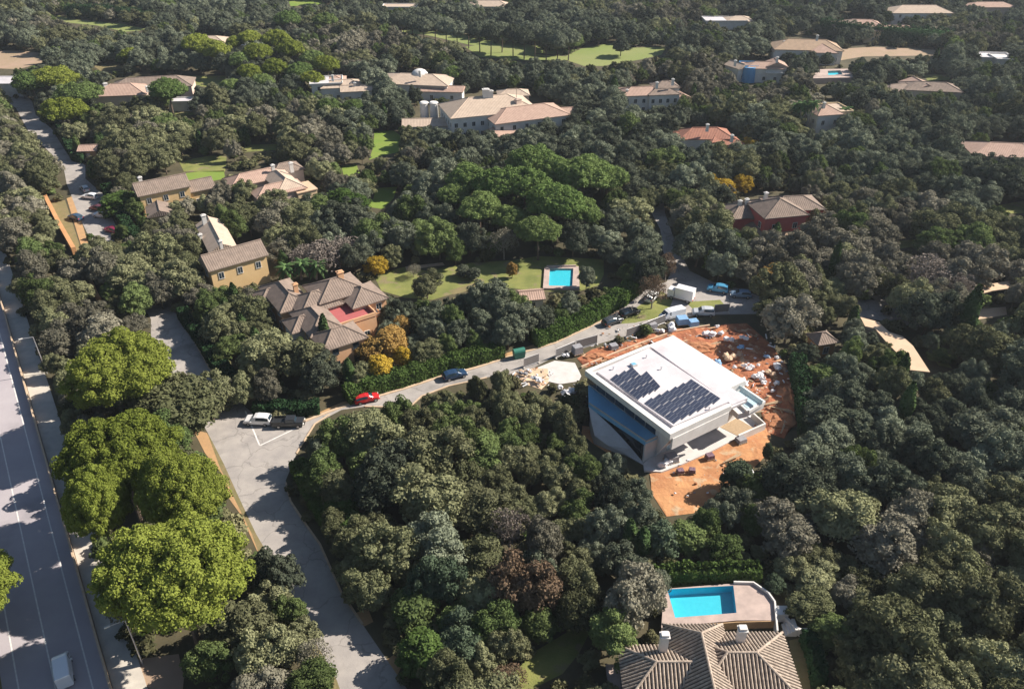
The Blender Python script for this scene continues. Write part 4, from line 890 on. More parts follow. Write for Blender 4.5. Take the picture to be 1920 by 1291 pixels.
# ------------------------------------------------------------------ vehicles
def paint(name, col): return mat(name, col, .25, spec=.6, metal=.15)
def ringloft(mb, stations, m=0):
    """stations: (x, [(y,z)...half profile from bottom to top centre]); mirrored and skinned"""
    n = None; base = len(mb.v); vs = []
    for x, pr in stations:
        full = [(x, y, z) for y, z in pr] + [(x, -y, z) for y, z in pr[::-1]]
        vs += full; n = len(full)
    fs = []
    for i in range(len(stations) - 1):
        for k in range(n):
            a = i * n + k; b = i * n + (k + 1) % n; fs.append((a, b, b + n, a + n))
    fs.append(tuple(range(n))[::-1]); fs.append(tuple(range((len(stations) - 1) * n, len(stations) * n)))
    mb.add(vs, [f[::-1] for f in fs], m)
def make_car(name, px, py, heading, label, col, kind='hatch', group=None, L_=4.3, W2=.9):
    x, y = G(px, py, 0); root = tag(empty(name, x, y, .014, math.radians(heading)), label, 'car' if kind in ('hatch', 'suv', 'sedan') else ('van' if kind == 'van' else 'pickup truck' if kind == 'pickup' else 'truck'), group)
    pm = paint(name + '_paint', col); h = L_ / 2
    prof = {  # x fraction, belt z, roof z, roof half width fraction
     'hatch': [(-1, .55, .60, .9), (-.97, .85, .92, .86), (-.86, .95, 1.32, .72), (-.6, .97, 1.46, .72), (-.1, .95, 1.47, .74), (.18, .93, 1.36, .74), (.46, .92, .98, .80), (.85, .80, .83, .82), (.97, .62, .66, .85), (1, .45, .50, .86)],
     'suv': [(-1, .65, .70, .92), (-.97, 1.0, 1.1, .86), (-.88, 1.08, 1.58, .76), (-.6, 1.1, 1.68, .76), (-.05, 1.08, 1.68, .78), (.2, 1.05, 1.56, .78), (.44, 1.04, 1.10, .84), (.85, .95, .98, .86), (.97, .75, .80, .88), (1, .5, .55, .88)],
     'van': [(-1, .6, 1.9, .86), (-.98, 1.1, 2.0, .86), (-.5, 1.1, 2.05, .88), (.3, 1.1, 2.05, .88), (.55, 1.1, 1.85, .86), (.78, 1.08, 1.25, .86), (.95, .95, 1.0, .88), (1, .5, .6, .88)]}
    if kind in prof:
        b = MB(); st = []
        for f, zb, zr, wr in prof[kind]:
            w = W2 * (1 - .12 * max(0, abs(f) - .8) / .2); st.append((f * h, [(w * .86, .28), (w, .45), (w, zb * .8), (w * .96, zb), (W2 * wr, max(zr - .06, zb)), (W2 * wr * .88, zr)]))
        ringloft(b, st); b.build('body', pm, root)
        P = prof[kind]
        def seg(i, j, name_, inset=.0):
            for s in (-1, 1):
                g = MB(); vs = []
                for q in (i, j): f, zb, zr, wr = P[q]; vs += [(f * h, s * (W2 * .955 + .012), zb + .03), (f * h, s * (W2 * wr + .022), max(zr - .10, zb + .04))]
                g.add(vs, [(0, 2, 3, 1)])
                g.build(name_, M['glass'], root)
        def cross(i, j, name_):
            (f0, zb0, zr0, w0), (f1, zb1, zr1, w1) = P[i], P[j]; g = MB()
            vs = [(f0 * h, -W2 * w0 * .84, zr0 + .015), (f0 * h, W2 * w0 * .84, zr0 + .015), (f1 * h, W2 * w1 * .84, zr1 + .015), (f1 * h, -W2 * w1 * .84, zr1 + .015)]
            if zr0 > zr1: vs = [(v[0] + .01, v[1], v[2] + .01) for v in vs]
            else: vs = [(v[0] - .01, v[1], v[2] + .01) for v in vs]
            g.add(vs, [(0, 1, 2, 3)]); g.build(name_, M['glass'], root)
        if kind == 'van': seg(3, 5, 'side_window'); cross(4, 5, 'windscreen')
        else: seg(2, 3, 'side_window'); seg(3, 4, 'side_window'); seg(4, 6, 'side_window'); cross(5, 6, 'windscreen'); cross(1, 2, 'rear_window')
        hz = .62
    elif kind == 'pickup':
        b = MB(); b.box((-.15, 0, .72), (L_ * .98, W2 * 1.95, .5)); b.box((h * .12, 0, 1.25), (L_ * .34, W2 * 1.7, .65), taper=.82)
        b.box((h * .68, 0, 1.0), (L_ * .28, W2 * 1.8, .2), taper=.9)
        for s in (-1, 1): b.box((-h * .6, s * W2 * .9, 1.1), (L_ * .38, .09, .4))
        b.box((-h * .99, 0, 1.1), (.09, W2 * 1.8, .4)); b.build('body', pm, root)
        g = MB(); g.box((h * .12, 0, 1.27), (L_ * .28, W2 * 1.74, .38), taper=.88); g.build('side_window', M['glass'], root)
        g = MB(); g.box((h * .12, 0, 1.27), (L_ * .36, W2 * 1.4, .38), taper=.84); g.build('windscreen', M['glass'], root)
        hz = .7
    else:   # box truck
        b = MB(); b.box((h * .72, 0, 1.35), (L_ * .26, W2 * 2, 1.7), taper=.9); b.build('cab', pm, root)
        g = MB(); g.box((h * .76, 0, 1.7), (L_ * .26, W2 * 1.6, .6), taper=.92); g.build('windscreen', M['glass'], root)
        b = MB(); b.box((-h * .28, 0, 1.85), (L_ * .68, W2 * 2.15, 2.2)); b.build('box_body', pm, root)
        b = MB(); b.box((-.1, 0, .6), (L_ * .9, W2 * 1.2, .25)); b.build('chassis', M['black'], root); hz = .75
    for fx in (-.62, .62):
        for s in (-1, 1):
            t = MB(); r = .33 if kind not in ('truck',) else .42; t.tube((fx * h, s * (W2 - .20), r), (fx * h, s * (W2 + .02), r), r, n=14); w = t.build('wheel', M['tyre'], root)
            t = MB(); t.tube((fx * h, s * (W2 + .0), r), (fx * h, s * (W2 + .035), r), r * .6, n=10); t.build('rim', M['rim'], w)
    for s in (-1, 1):
        t = MB(); t.box((h * .965, s * W2 * .66, hz), (.12, .34, .16)); t.build('headlight', M['lamp'], root)
        t = MB(); t.box((-h * .975, s * W2 * .68, hz + .15), (.1, .3, .2)); t.build('tail_light', M['tail'], root)
        t = MB(); t.box((h * .36, s * (W2 + .1), hz + .36), (.14, .18, .12)); t.build('wing_mirror', pm, root)
    t = MB(); t.box((h * .99, 0, .42), (.1, W2 * 1.2, .18)); t.build('bumper', M['black'], root)
    return root
make_car('parked_car', 485, 793, 176, 'white parked SUV on the junction in front of the dark pickup', (.75, .75, .76), 'suv', L_=4.4)
make_car('parked_pickup', 543, 797, 2, 'dark grey parked pickup with an open bed right behind the white SUV', (.03, .032, .036), 'pickup', L_=4.9)
make_car('parked_car', 853, 707, 24, 'dark blue parked hatchback on the upper kerb of the diagonal road', (.02, .05, .11), 'hatch', L_=4.3)
make_car('parked_car', 688, 751, 22, 'red parked hatchback at the lower end of the diagonal road', (.50, .025, .03), 'hatch', L_=4.2)
make_car('highway_car', 122, 1262, 121, 'white van driving on the highway at the bottom left corner', (.75, .77, .80), 'van', L_=4.5)
make_car('parked_car', 160, 357, 130, 'silver car parked beside the white hatchback on the upper left road', (.45, .48, .52), 'hatch')
make_car('parked_car', 170, 372, 165, 'white hatchback parked across the upper left road', (.75, .76, .78), 'hatch')
make_car('parked_car', 184, 394, 160, 'maroon car squeezed in above the pale blue car at the upper left', (.12, .03, .04), 'hatch')
make_car('parked_car', 192, 407, 165, 'pale blue-white car nearest the garden wall on the upper left road', (.60, .68, .75), 'suv')
make_car('parked_car', 143, 411, 150, 'dark blue car at the left kerb of the upper left road', (.04, .08, .14), 'hatch')
make_car('parked_car', 211, 435, 150, 'crimson car in the shade at the lower end of the upper left road', (.22, .02, .06), 'hatch')
make_car('site_truck', 1276, 562, 150, 'white box truck backed up on the road above the building site', (.78, .78, .80), 'truck', L_=5.4)
make_car('site_van', 1259, 596, 205, 'white van parked closest to the building site fence', (.76, .77, .80), 'van', L_=5.2)
make_car('parked_car', 1345, 546, 160, 'bright blue car in the shade under the trees above the junction', (.08, .30, .50), 'suv')
make_car('parked_car', 1388, 556, 172, 'grey-blue low car on the shaded road right of the bright blue car', (.16, .24, .34), 'sedan' if False else 'hatch')
make_car('parked_car', 1503, 566, 185, 'light blue car on the right part of the shaded road', (.30, .45, .62), 'hatch')
make_car('parked_car', 1518, 563, 185, 'silver car half behind the light blue car on the shaded road', (.45, .50, .55), 'suv')
make_car('parked_car', 1222, 560, 60, 'white car on the narrow road just above the grass triangle', (.74, .75, .76), 'hatch')
make_car('parked_car', 1318, 590, 175, 'silver car parked beside the small mesh panel', (.5, .52, .55), 'suv')
make_car('parked_car', 1180, 590, 30, 'black car on the grass verge by the bare tree', (.02, .022, .025), 'hatch')
make_car('parked_car', 1148, 606, 32, 'dark grey car behind the black one at the upper kerb', (.05, .055, .06), 'hatch')
for p in ([(1238, 548), (1300, 540), (1305, 605), (1238, 615)], [(1135, 592), (1200, 575), (1200, 600), (1140, 615)], [(1325, 535), (1410, 545), (1405, 562), (1325, 555)]): KEEP.append(p)
# green waste container
x, y = G(973, 670, 0); W0 = tag(empty('waste_container', x, y, .014, math.radians(20)), 'dark green waste container standing on the kerb of the diagonal road', 'waste container')
mb = MB(); mb.box((0, 0, .75), (1.9, 1.1, 1.2), taper=1.12); mb.build('body', M['green_bin'], W0); mb = MB(); mb.tube((-1.05, 0, 1.35), (1.05, 0, 1.35), .6, .6, 12); mb.build('lid', M['bluewall'] if False else M['green_bin'], W0)
for a in (-.75, .75):
    for b in (-.4, .4): mb = MB(); mb.tube((a, b - .04, .12), (a, b + .04, .12), .12, n=8); mb.build('wheel', M['tyre'], W0)
# street lamps on the highway edge, slim
for px, py, hh in ((133, 1243, 7.5), (38, 700, 7.5)):
    X, Y = HW(-3.1, (G(px, py)[1] - V.y * -3.1) / U.y); r_ = tag(empty('street_lamp', X, Y, 0, math.radians(214)), 'slim grey street lamp on the highway pavement near the %s' % ('bottom edge' if py > 1000 else 'left edge of the wood'), 'street lamp')
    mb = MB(); mb.tube((0, 0, 0), (0, 0, hh), .10, .06, 8); mb.build('pole', M['alu'], r_); mb = MB(); mb.tube((0, 0, hh), (1.6, 0, hh + .25), .05, .04, 6); mb.build('arm', M['alu'], r_); mb = MB(); mb.box((1.8, 0, hh + .25), (.6, .22, .12)); mb.build('lamp_head', M['frame'], r_)

# ------------------------------------------------------------------ things on the building site
rng = random.Random(11)
def sack(px, py, s, mt, label, name='building_sack', cat='sack', n=1, flat=.6, group=None):
    x, y = G(px, py, .3); mb = MB()
    for k in range(n):
        a = rng.uniform(0, 6.28); r = s * .75 * (k > 0)
        mb.blob((r * math.cos(a), r * math.sin(a), s * .45 * flat), (s * rng.uniform(.38, .6), s * rng.uniform(.3, .45), s * .5 * flat), rng.randint(0, 999), .36, nu=9, nv=5)
    o = mb.build(name, M[mt], loc=(x, y, .35)); tag(o, label, cat, group); return o
wh = [(1335, 630, 1.5, 2, 'pair of plump white sacks on the upper rim of the red soil'), (1352, 627, 1.2, 1, 'single white sack right of the plump pair'), (1368, 652, .9, 1, 'tan stone-like block among the shaded sacks'),
 (1372, 640, 1.3, 2, 'bluish sacks at the top of the shaded dump'), (1390, 634, 1.1, 2, 'blue-white bundle nearest the shade of the oak'), (1389, 653, 1.2, 1, 'pale blue sack below the shaded bundle'),
 (1349, 686, 1.2, 2, 'blue-grey sack left of the crumpled wrap'), (1366, 676, 1.5, 3, 'crumpled pale wrap standing out of the red soil'), (1377, 690, 1.0, 1, 'small pale slab leaning below the crumpled wrap'),
 (1402, 693, 1.2, 3, 'broad grey-white sheet heap in the middle of the red soil'), (1421, 686, .8, 1, 'thin upright white board in the red soil'), (1424, 706, 1.3, 3, 'bright white heap below the thin board'),
 (1431, 720, 1.1, 1, 'square white sack on the sunny slope'), (1456, 721, 1.1, 1, 'square white sack near the dark hedge'), (1448, 735, .9, 1, 'rounded white sack lowest on the red slope'),
 (1456, 672, .9, 1, 'oval white sack under the oak branches'), (1437, 670, .9, 1, 'oval blue sack under the oak branches'), (1458, 694, 1.4, 2, 'greyish pink sack heap at the edge of the shade'),
 (1440, 700, 1.2, 2, 'beige sack heap between white ones'), (1392, 716, 1.4, 2, 'sagging pale tarpaulin beside the annex parapet'), (1363, 704, .8, 1, 'small white lump beside the annex parapet'),
 (1258, 614, 1.8, 2, 'large white pile against the site fence'), (1232, 622, 1.2, 2, 'white rubble bag left of the large pile'), (1344, 614, 1.0, 1, 'round white bag at the corner of the road'),
 (985, 703, 1.0, 2, 'grey rubbish heap at the left tip of the site'), (1003, 712, 1.3, 2, 'white rubbish bags at the left tip of the site'), (1050, 728, 1.0, 1, 'pale lump under the olive branches left of the villa'),
 (1062, 738, 1.5, 3, 'long white rubbish trail left of the villa'), (1072, 758, 1.5, 3, 'white crumpled plastic in the bushes left of the villa'), (1064, 668, 1.0, 2, 'small white pile beside the paved slab'),
 (1243, 875, 1.5, 2, 'pale rubble heap at the front corner of the villa terrace')]
for px, py, s, n_, lab in wh:
    mt = 'plastic_b' if 'blue' in lab.lower() and 'white' not in lab else ('peach' if ('tan' in lab or 'beige' in lab) else ('plastic_g' if 'grey rubbish' in lab else 'plastic_w'))
    sack(px, py, s, mt, lab, n=n_, cat='heap' if n_ > 1 else 'sack', name='rubble_heap' if n_ > 1 else 'building_sack')
def pallet(px, py, rz, label, load='plastic_w', hh=.9, w=1.4, name='pallet_stack'):
    x, y = G(px, py, 0); r = tag(empty(name, x, y, .25, math.radians(rz)), label, 'pallet stack')
    for k in range(5): mb = MB(); mb.box((-.52 * w + k * .26 * w, 0, .14), (.16 * w, w, .04)); mb.build('plank', M['wood'], r)
    mb = MB(); [mb.box((0, j * .42 * w, .06), (1.2 * w, .1, .12)) for j in (-1, 0, 1)]; mb.build('bearer', M['wood'], r)
    mb = MB(); mb.box((0, 0, .16 + hh / 2), (1.05 * w, .9 * w, hh), taper=.93); mb.build('load', M[load], r)
pallet(1258, 866, 20, 'grey shrink-wrapped pallet stack at the front corner of the villa terrace', 'plastic_g', 1.0, 1.7)
pallet(1275, 888, 12, 'purple crate stack left of the other purple stack on the orange soil', 'purple', .45, .95)
pallet(1297, 887, -8, 'purple crate stack right of the first one on the orange soil', 'purple', .5, .9)
pallet(1330, 861, 18, 'purple and grey load halfway along the villa terrace edge', 'purple', .6, 1.1)
pallet(1388, 830, 25, 'small grey load below the terrace wall corner', 'plastic_g', .6)
pallet(1278, 608, 10, 'blue wrapped load beside the site fence', 'plastic_b', 1.2, 2.0)
pallet(1299, 612, 14, 'blue-grey wrapped load right of the blue one', 'plastic_b', 1.0, 1.7)
pallet(1150, 655, 22, 'small grey load between the fence panels', 'plastic_g', .7)
pallet(1082, 664, 25, 'grey machine-like load on the red soil beside the paved slab', 'plastic_g', 1.4, 1.6)
pallet(1222, 617, 25, 'dark load at the bend of the site fence', 'plastic_g', 1.0, 1.5)
# mesh fence panels on feet
for k, (a, b, lab) in enumerate((((982, 690), (1010, 680), 'leftmost grey mesh fence panel of the building site'), ((1042, 672), (1078, 657), 'grey mesh fence panel behind the paved slab'), ((1080, 656), (1119, 645), 'grey mesh fence panel above the red soil corner'),
        ((1174, 634), (1212, 621), 'grey mesh fence panel at the bend of the diagonal road'), ((1212, 620), (1246, 606), 'grey mesh fence panel beside the white van'), ((1338, 588), (1366, 586), 'small grey mesh panel in the middle of the upper junction'))):
    A = Vector(G(*a)); Bv = Vector(G(*b)); c = (A + Bv) / 2; d = Bv - A; r = tag(empty('fence_panel', c.x, c.y, .02, math.atan2(d.y, d.x)), lab, 'fence')
    Lh = d.length / 2; mb = MB(); mb.box((0, 0, 1.1), (2 * Lh, .03, 1.7)); mb.build('mesh_sheet', M['mesh'], r)
    mb = MB(); [mb.tube((s * Lh, 0, 0), (s * Lh, 0, 2.05), .04, n=6) for s in (-1, 1)]; mb.tube((-Lh, 0, 2.0), (Lh, 0, 2.0), .03, n=6); mb.tube((-Lh, 0, .2), (Lh, 0, .2), .03, n=6); mb.build('frame', M['alu'], r)
    for s in (-1, 1): mb = MB(); mb.box((s * Lh, 0, .08), (.25, .7, .15)); mb.build('foot', M['concrete'], r)
# long retaining edge of the site on its road side, planks scattered about
wallthing([(1090, 690), (1160, 661), (1216, 640), (1262, 624), (1330, 612)], .25, .45, 'peach', 'low pale kerb wall between the red soil and the storage strip', keep=False, name='site_kerb_wall')
for k, (px, py, L0, rz, lab) in enumerate(((1290, 676, 4, 40, 'timber plank lying near the annex parapet'), (1405, 740, 3, 150, 'grey plank half buried by the annex corner'), (1440, 760, 5, 15, 'long pale plank right of the annex corner'),
        (1465, 770, 4, -25, 'dark plank at the foot of the hedge'), (1470, 800, 4.5, 60, 'plank propped across the lower red slope'), (1415, 775, 3, 10, 'short plank beside the terrace wall'), (1330, 650, 5, 25, 'plank lying on the upper red bank'), (1372, 862, 3.5, 30, 'plank on the open orange soil'))):
    x, y = G(px, py, .3); mb = MB(); mb.box((0, 0, .05), (L0, .24, .07)); mb.box((0, .12, .12), (L0 * .8, .2, .06), .1); tag(mb.build('plank', M['wood'], loc=(x, y, .55), rz=math.radians(rz)), lab, 'plank')
for k, (px, py, sx, sy, hh, lab) in enumerate(((1310, 655, 3.4, 1.6, 1.0, 'long heap of red spoil behind the villa'), (1480, 745, 2.0, 2.6, .8, 'spoil heap at the foot of the dark hedge'), (1462, 790, 2.4, 2.0, .7, 'spoil heap at the lower right of the red soil'), (1120, 670, 2.2, 1.2, .5, 'small red spoil heap left of the villa roof'))):
    x, y = G(px, py, 0); mb = MB(); mb.blob((0, 0, 0), (sx, sy, hh), k, .25, nu=14, nv=8); tag(mb.build('spoil_heap', M['spoil'], loc=(x, y, .1)), lab, 'spoil heap')

# broken stuff strewn over the red soil: bits nobody could count
rr_ = random.Random(4); mb = MB()
zones = [((1285, 1480), (625, 720), 110), ((1400, 1485), (700, 800), 70), ((1095, 1245), (640, 685), 45), ((960, 1040), (690, 725), 35), ((1250, 1420), (860, 940), 30), ((1050, 1110), (715, 775), 45), ((1130, 1260), (612, 650), 45)]
for (xa, xb), (ya, yb), n_ in zones:
    for k in range(n_):
        px, py = rr_.uniform(xa, xb), rr_.uniform(ya, yb); x, y = G(px, py, .2)
        if any(min(p[0] for p in f_) < x < max(p[0] for p in f_) and min(p[1] for p in f_) < y < max(p[1] for p in f_) and (1100 < px < 1300) for f_ in FOOT[:1]): continue
        s_ = rr_.uniform(.08, .34); mi = rr_.choice((0, 0, 1, 2, 3))
        if rr_.random() < .5: mb.blob((x, y, .32), (s_, s_ * rr_.uniform(.5, 1), s_ * .5), rr_.randint(0, 99), .35, mi, 6, 4)
        else: mb.box((x, y, .34), (s_ * rr_.uniform(1, 5), s_ * .6, .08 + s_ * .3), rr_.uniform(0, 3), mi)
tag(mb.build('rubble', [M['plastic_w'], M['plastic_g'], M['wood'], M['spoil']]), 'scattered rubble, offcuts and stones over the red building plot', 'rubble', kind='stuff')
# ------------------------------------------------------------------ vegetation
RS = np.random.RandomState(5)
def ico_dirs(n, rs, zmin=-1.0):
    k = np.arange(n) + .5; z = 1 - (1 - zmin) * k / n; ph = k * 2.39996 + rs.uniform(0, 6)
    r = np.sqrt(1 - z * z); return np.stack([r * np.cos(ph), r * np.sin(ph), z], 1)
def leaf_quads(centers, normals, size, rs, flutter=.5, aspect=1.0):
    n = len(centers); nr = normals + rs.normal(0, flutter, (n, 3)); nr /= np.linalg.norm(nr, axis=1)[:, None]
    t = np.cross(nr, rs.normal(0, 1, (n, 3))); t /= np.linalg.norm(t, axis=1)[:, None]; b = np.cross(nr, t)
    s = size * rs.uniform(.6, 1.35, n)[:, None]; t = t * s; b = b * s * aspect
    v = np.stack([centers - t - b, centers + t - b * .6, centers + t * .7 + b, centers - t * .8 + b * .8], 1).reshape(-1, 3)
    return v, np.arange(4 * n).reshape(-1, 4)
LOW = MB(); LOW.blob((0, 0, 0), (1, 1, 1), 1, .0, nu=8, nv=5)
LV = np.array(LOW.v); LFq = [f for f in LOW.f]
def crown_arrays(seed, R=4.0, H=3.0, nl=26, lr=(.30, .46), leaves=2600, ls=.20, zmin=-.25, flat=1.0, layers=False, flutter=.55, irregular=.22, core=True, sparse=1.0):
    """lumps over an uneven dome, every lump covered with leaf faces; crown base at z=0"""
    rs = np.random.RandomState(seed); d = ico_dirs(nl, rs, zmin)
    ang = np.arctan2(d[:, 1], d[:, 0]); k1, k2 = rs.uniform(0, 6, 2)
    rad = 1 + irregular * np.sin(2 * ang + k1) + irregular * .6 * np.sin(3 * ang + k2)
    rad = rad[:, None] * rs.uniform(.82, 1.08, (nl, 1))
    lrad = rs.uniform(lr[0], lr[1], nl) * R
    base = H * .35
    c = d * np.array([R - lrad.mean() * .8, R - lrad.mean() * .8, H * .65]) * rad; c[:, 2] = c[:, 2] * flat + base
    if layers: c[:, 2] = np.round(c[:, 2] / (H * .28)) * (H * .28) + rs.normal(0, .15, nl)
    V = []; F4 = []; F3 = []; nv = 0
    if core:
        for i in range(nl):
            lv = LV * rs.uniform(.85, 1.0, (len(LV), 1)) * lrad[i] * .80 * np.array([1, 1, .72]) + c[i]; V.append(lv)
            for f in LFq: (F4 if len(f) == 4 else F3).append([nv + k for k in f])
            nv += len(lv)
        lv = LV * np.array([R * .62, R * .62, H * .42]) + np.array([0, 0, base]); V.append(lv)
        for f in LFq: (F4 if len(f) == 4 else F3).append([nv + k for k in f])
        nv += len(lv)
    per = (leaves * lrad ** 2 / (lrad ** 2).sum()).astype(int)
    C = []; Nn = []
    for i in range(nl):
        n = max(per[i], 6); q = rs.normal(0, 1, (n, 3)); q /= np.linalg.norm(q, axis=1)[:, None]; q[:, 2] = np.where(q[:, 2] < -.5, -q[:, 2], q[:, 2])
        # small twig tufts make the surface of a lump uneven
        tuft = rs.normal(0, 1, (7, 3)); tuft /= np.linalg.norm(tuft, axis=1)[:, None]
        m_ = (q @ tuft.T).max(1); rr_ = lrad[i] * (.80 + .30 * np.clip((m_ - .55) / .45, 0, 1) + rs.uniform(-.06, .08, n))
        C.append(q * rr_[:, None] * np.array([1, 1, .78]) + c[i]); out = c[i] - np.array([0, 0, 0]); Nn.append(q * .8 + np.array([0, 0, .35]))
    C = np.concatenate(C); Nn = np.concatenate(Nn)
    v, f = leaf_quads(C, Nn, ls * sparse, rs, flutter); V.append(v); F4 += (f + nv).tolist()
    V = np.concatenate(V); return V, F4, F3
def arrays_mesh(name, V, F, mats, mi=None, smooth=False):
    me = bpy.data.meshes.new(name); nf = len(F); tot = [len(f) for f in F]; flat = [k for f in F for k in f]
    me.vertices.add(len(V)); me.vertices.foreach_set('co', np.asarray(V, dtype=np.float32).ravel())
    me.loops.add(len(flat)); me.loops.foreach_set('vertex_index', flat)
    me.polygons.add(nf); st = np.concatenate([[0], np.cumsum(tot)[:-1]]); me.polygons.foreach_set('loop_start', st.astype(np.int32)); me.polygons.foreach_set('loop_total', tot)
    for m_ in mats: me.materials.append(m_)
    if mi is not None: me.polygons.foreach_set('material_index', mi)
    me.update(calc_edges=True); return me
def trunk_mb(h, r, seed, limbs=5, spread=2.0, rise=1.8, lean=.3):
    rr = random.Random(seed); mb = MB(); top = (rr.uniform(-lean, lean), rr.uniform(-lean, lean), h)
    mid = (top[0] * .3 + rr.uniform(-.1, .1), top[1] * .3 + rr.uniform(-.1, .1), h * .5)
    mb.tube((0, 0, -.1), mid, r, r * .8, 7); mb.tube(mid, top, r * .8, r * .6, 7)
    for k in range(limbs):
        a = 2 * math.pi * (k + rr.uniform(-.3, .3)) / limbs; s = spread * rr.uniform(.7, 1.1)
        e = (top[0] + s * math.cos(a), top[1] + s * math.sin(a), h + rise * rr.uniform(.6, 1.1)); q = (top[0] + s * .45 * math.cos(a), top[1] + s * .45 * math.sin(a), h + rise * .25)
        mb.tube(top, q, r * .5, r * .36, 5); mb.tube(q, e, r * .36, r * .12, 5)
    return mb
class Kind:
    """a few crown and trunk meshes of one kind; unit: crown radius R, trunk height T"""
    def __init__(s, name, n, mats, T, R, seed, bark='bark', limbs=5, tr=.22, **kw):
        s.name = name; s.T = T; s.R = R; s.crowns = []; s.trunks = []; s.raw = []
        for i in range(n):
            V, F4, F3 = crown_arrays(seed + i, R=R, **kw); F = F4 + F3; V[:, 2] += T
            me0 = arrays_mesh(name + '_crown_mesh', V, F, [M[mats[0]]]); s.raw.append((V, F)); row = {mats[0]: me0}
            for m_ in mats[1:]: c = me0.copy(); c.materials[0] = M[m_]; row[m_] = c
            s.crowns.append(row); tm = trunk_mb(T + kw.get('H', 3) * .15, tr, seed + i, limbs, R * .6, kw.get('H', 3) * .35); s.trunks.append(tm.mesh(name + '_trunk_mesh', M[bark])); s.raw[-1] += (tm,)
        s.h = T + kw.get('H', 3)
NAME_CAT = {}
def plant(kind, mt, i, x, y, scale, rz, label, cat, name, group=None, zs=None, z=0):
    r = empty(name, x, y, z, rz); zs = zs or scale; r.scale = (scale, scale, zs)
    tag(r, label, cat, group); i = i % len(kind.crowns)
    inst('trunk', kind.trunks[i], r); inst('crown', kind.crowns[i][mt], r); return r

OAK = Kind('oak', 12, ['oak_cool', 'oak_olive', 'oak_grey', 'green', 'bluegreen', 'brownleaf', 'hedge'], 2.2, 4.0, 100, H=4.4, nl=42, lr=(.17, .36), leaves=6500, ls=.125, zmin=-.25, irregular=.32, flutter=.8)
PINE = Kind('umbrella_pine', 4, ['lime', 'pinegreen', 'oak_cool'], 5.5, 5.0, 200, limbs=7, tr=.30, H=4.2, nl=60, lr=(.15, .26), leaves=8000, ls=.125, zmin=.0, irregular=.10, flutter=.7)
BIGPINE = Kind('umbrella_pine', 4, ['lime', 'pinegreen'], 8.8, 7.5, 230, limbs=8, tr=.40, H=7.0, nl=130, lr=(.10, .18), leaves=34000, ls=.10, zmin=-.22, irregular=.09, flutter=.8)
BARE = Kind('bare_tree', 3, ['bare', 'brownleaf', 'oak_grey'], 1.8, 3.5, 300, bark='palebark', limbs=8, H=4.0, nl=26, lr=(.28, .42), leaves=2600, ls=.10, zmin=-.3, core=False, flutter=2.0)
ROUND = Kind('round_tree', 4, ['oak_cool', 'green', 'autumn', 'gold', 'bluegreen', 'orange_l', 'oak_olive', 'hedge'], 1.2, 2.5, 400, H=3.4, nl=30, lr=(.20, .40), leaves=3400, ls=.105, zmin=-.5, irregular=.1)
BUSH = Kind('bush', 4, ['scrub', 'green', 'bluegreen', 'autumn'], .05, 1.4, 500, H=1.7, nl=11, lr=(.35, .5), leaves=420, ls=.17, zmin=-.1, limbs=3, tr=.08)
def cypress_arrays(seed, R=.9, H=9, n=1500):
    rs = np.random.RandomState(seed); z = rs.uniform(0, 1, n) ** .9; a = rs.uniform(0, 6.283, n); prof = np.sin(np.clip(z * .92 + .10, 0, 1) * math.pi) ** .6
    r = R * prof * (1 + .18 * np.sin(3 * a + z * 9)) * rs.uniform(.85, 1.1, n)
    C = np.stack([r * np.cos(a), r * np.sin(a), z * H + .3], 1); Nn = np.stack([np.cos(a), np.sin(a), np.full(n, .5)], 1)
    v, f = leaf_quads(C, Nn, .17, rs, .5, 1.5); core = LV * np.array([R * .75, R * .75, H * .48]) + np.array([0, 0, H * .5]); nv = len(core)
    return np.concatenate([core, v]), [list(q) for q in LFq] + (f + nv).tolist()
class Obj: pass
CYP = Obj(); CYP.crowns = []; CYP.trunks = []
for i in range(3):
    V_, F_ = cypress_arrays(600 + i); CYP.crowns.append({'cyp': arrays_mesh('cypress_crown_mesh', V_, F_, [M['cyp']])}); CYP.crowns[-1]['green'] = CYP.crowns[-1]['cyp'].copy(); CYP.crowns[-1]['green'].materials[0] = M['green']
    tm = MB(); tm.tube((0, 0, -.1), (0, 0, 1.2), .16, .12, 7); CYP.trunks.append(tm.mesh('cypress_trunk_mesh', M['bark']))
# palms
def palm(px, py, h, label):
    x, y = G(px, py, h); r = tag(empty('palm_tree', x, y), label, 'palm tree')
    mb = MB(); p = (0, 0, 0)
    for k in range(6): q = (.08 * k, .03 * k, h * (k + 1) / 6); mb.tube(p, q, .26 - .015 * k, .25 - .015 * k, 8); p = q
    mb.build('trunk', M['palebark'], r)
    me = None
    for k in range(22):
        a = k * 2.4; el = .9 - .085 * k; mb = MB(); L0 = 2.3; last = Vector(p); vs = []; dirv = Vector((math.cos(a), math.sin(a), 0)); side = Vector((-math.sin(a), math.cos(a), 0))
        for j in range(6):
            f = j / 5; c = Vector(p) + dirv * L0 * f * math.cos(el * (1 - f)) + Vector((0, 0, L0 * f * math.sin(el) - 1.3 * f * f)); wv = .42 * math.sin(math.pi * (f * .85 + .12))
            vs += [c + side * wv - Vector((0, 0, wv * .5)), c + Vector((0, 0, .04)), c - side * wv - Vector((0, 0, wv * .5))]
        fs = []
        for j in range(5): o = 3 * j; fs += [(o, o + 3, o + 4, o + 1), (o + 1, o + 4, o + 5, o + 2)]
        mb.add(vs, fs); mb.build('frond', M['palm'], r)
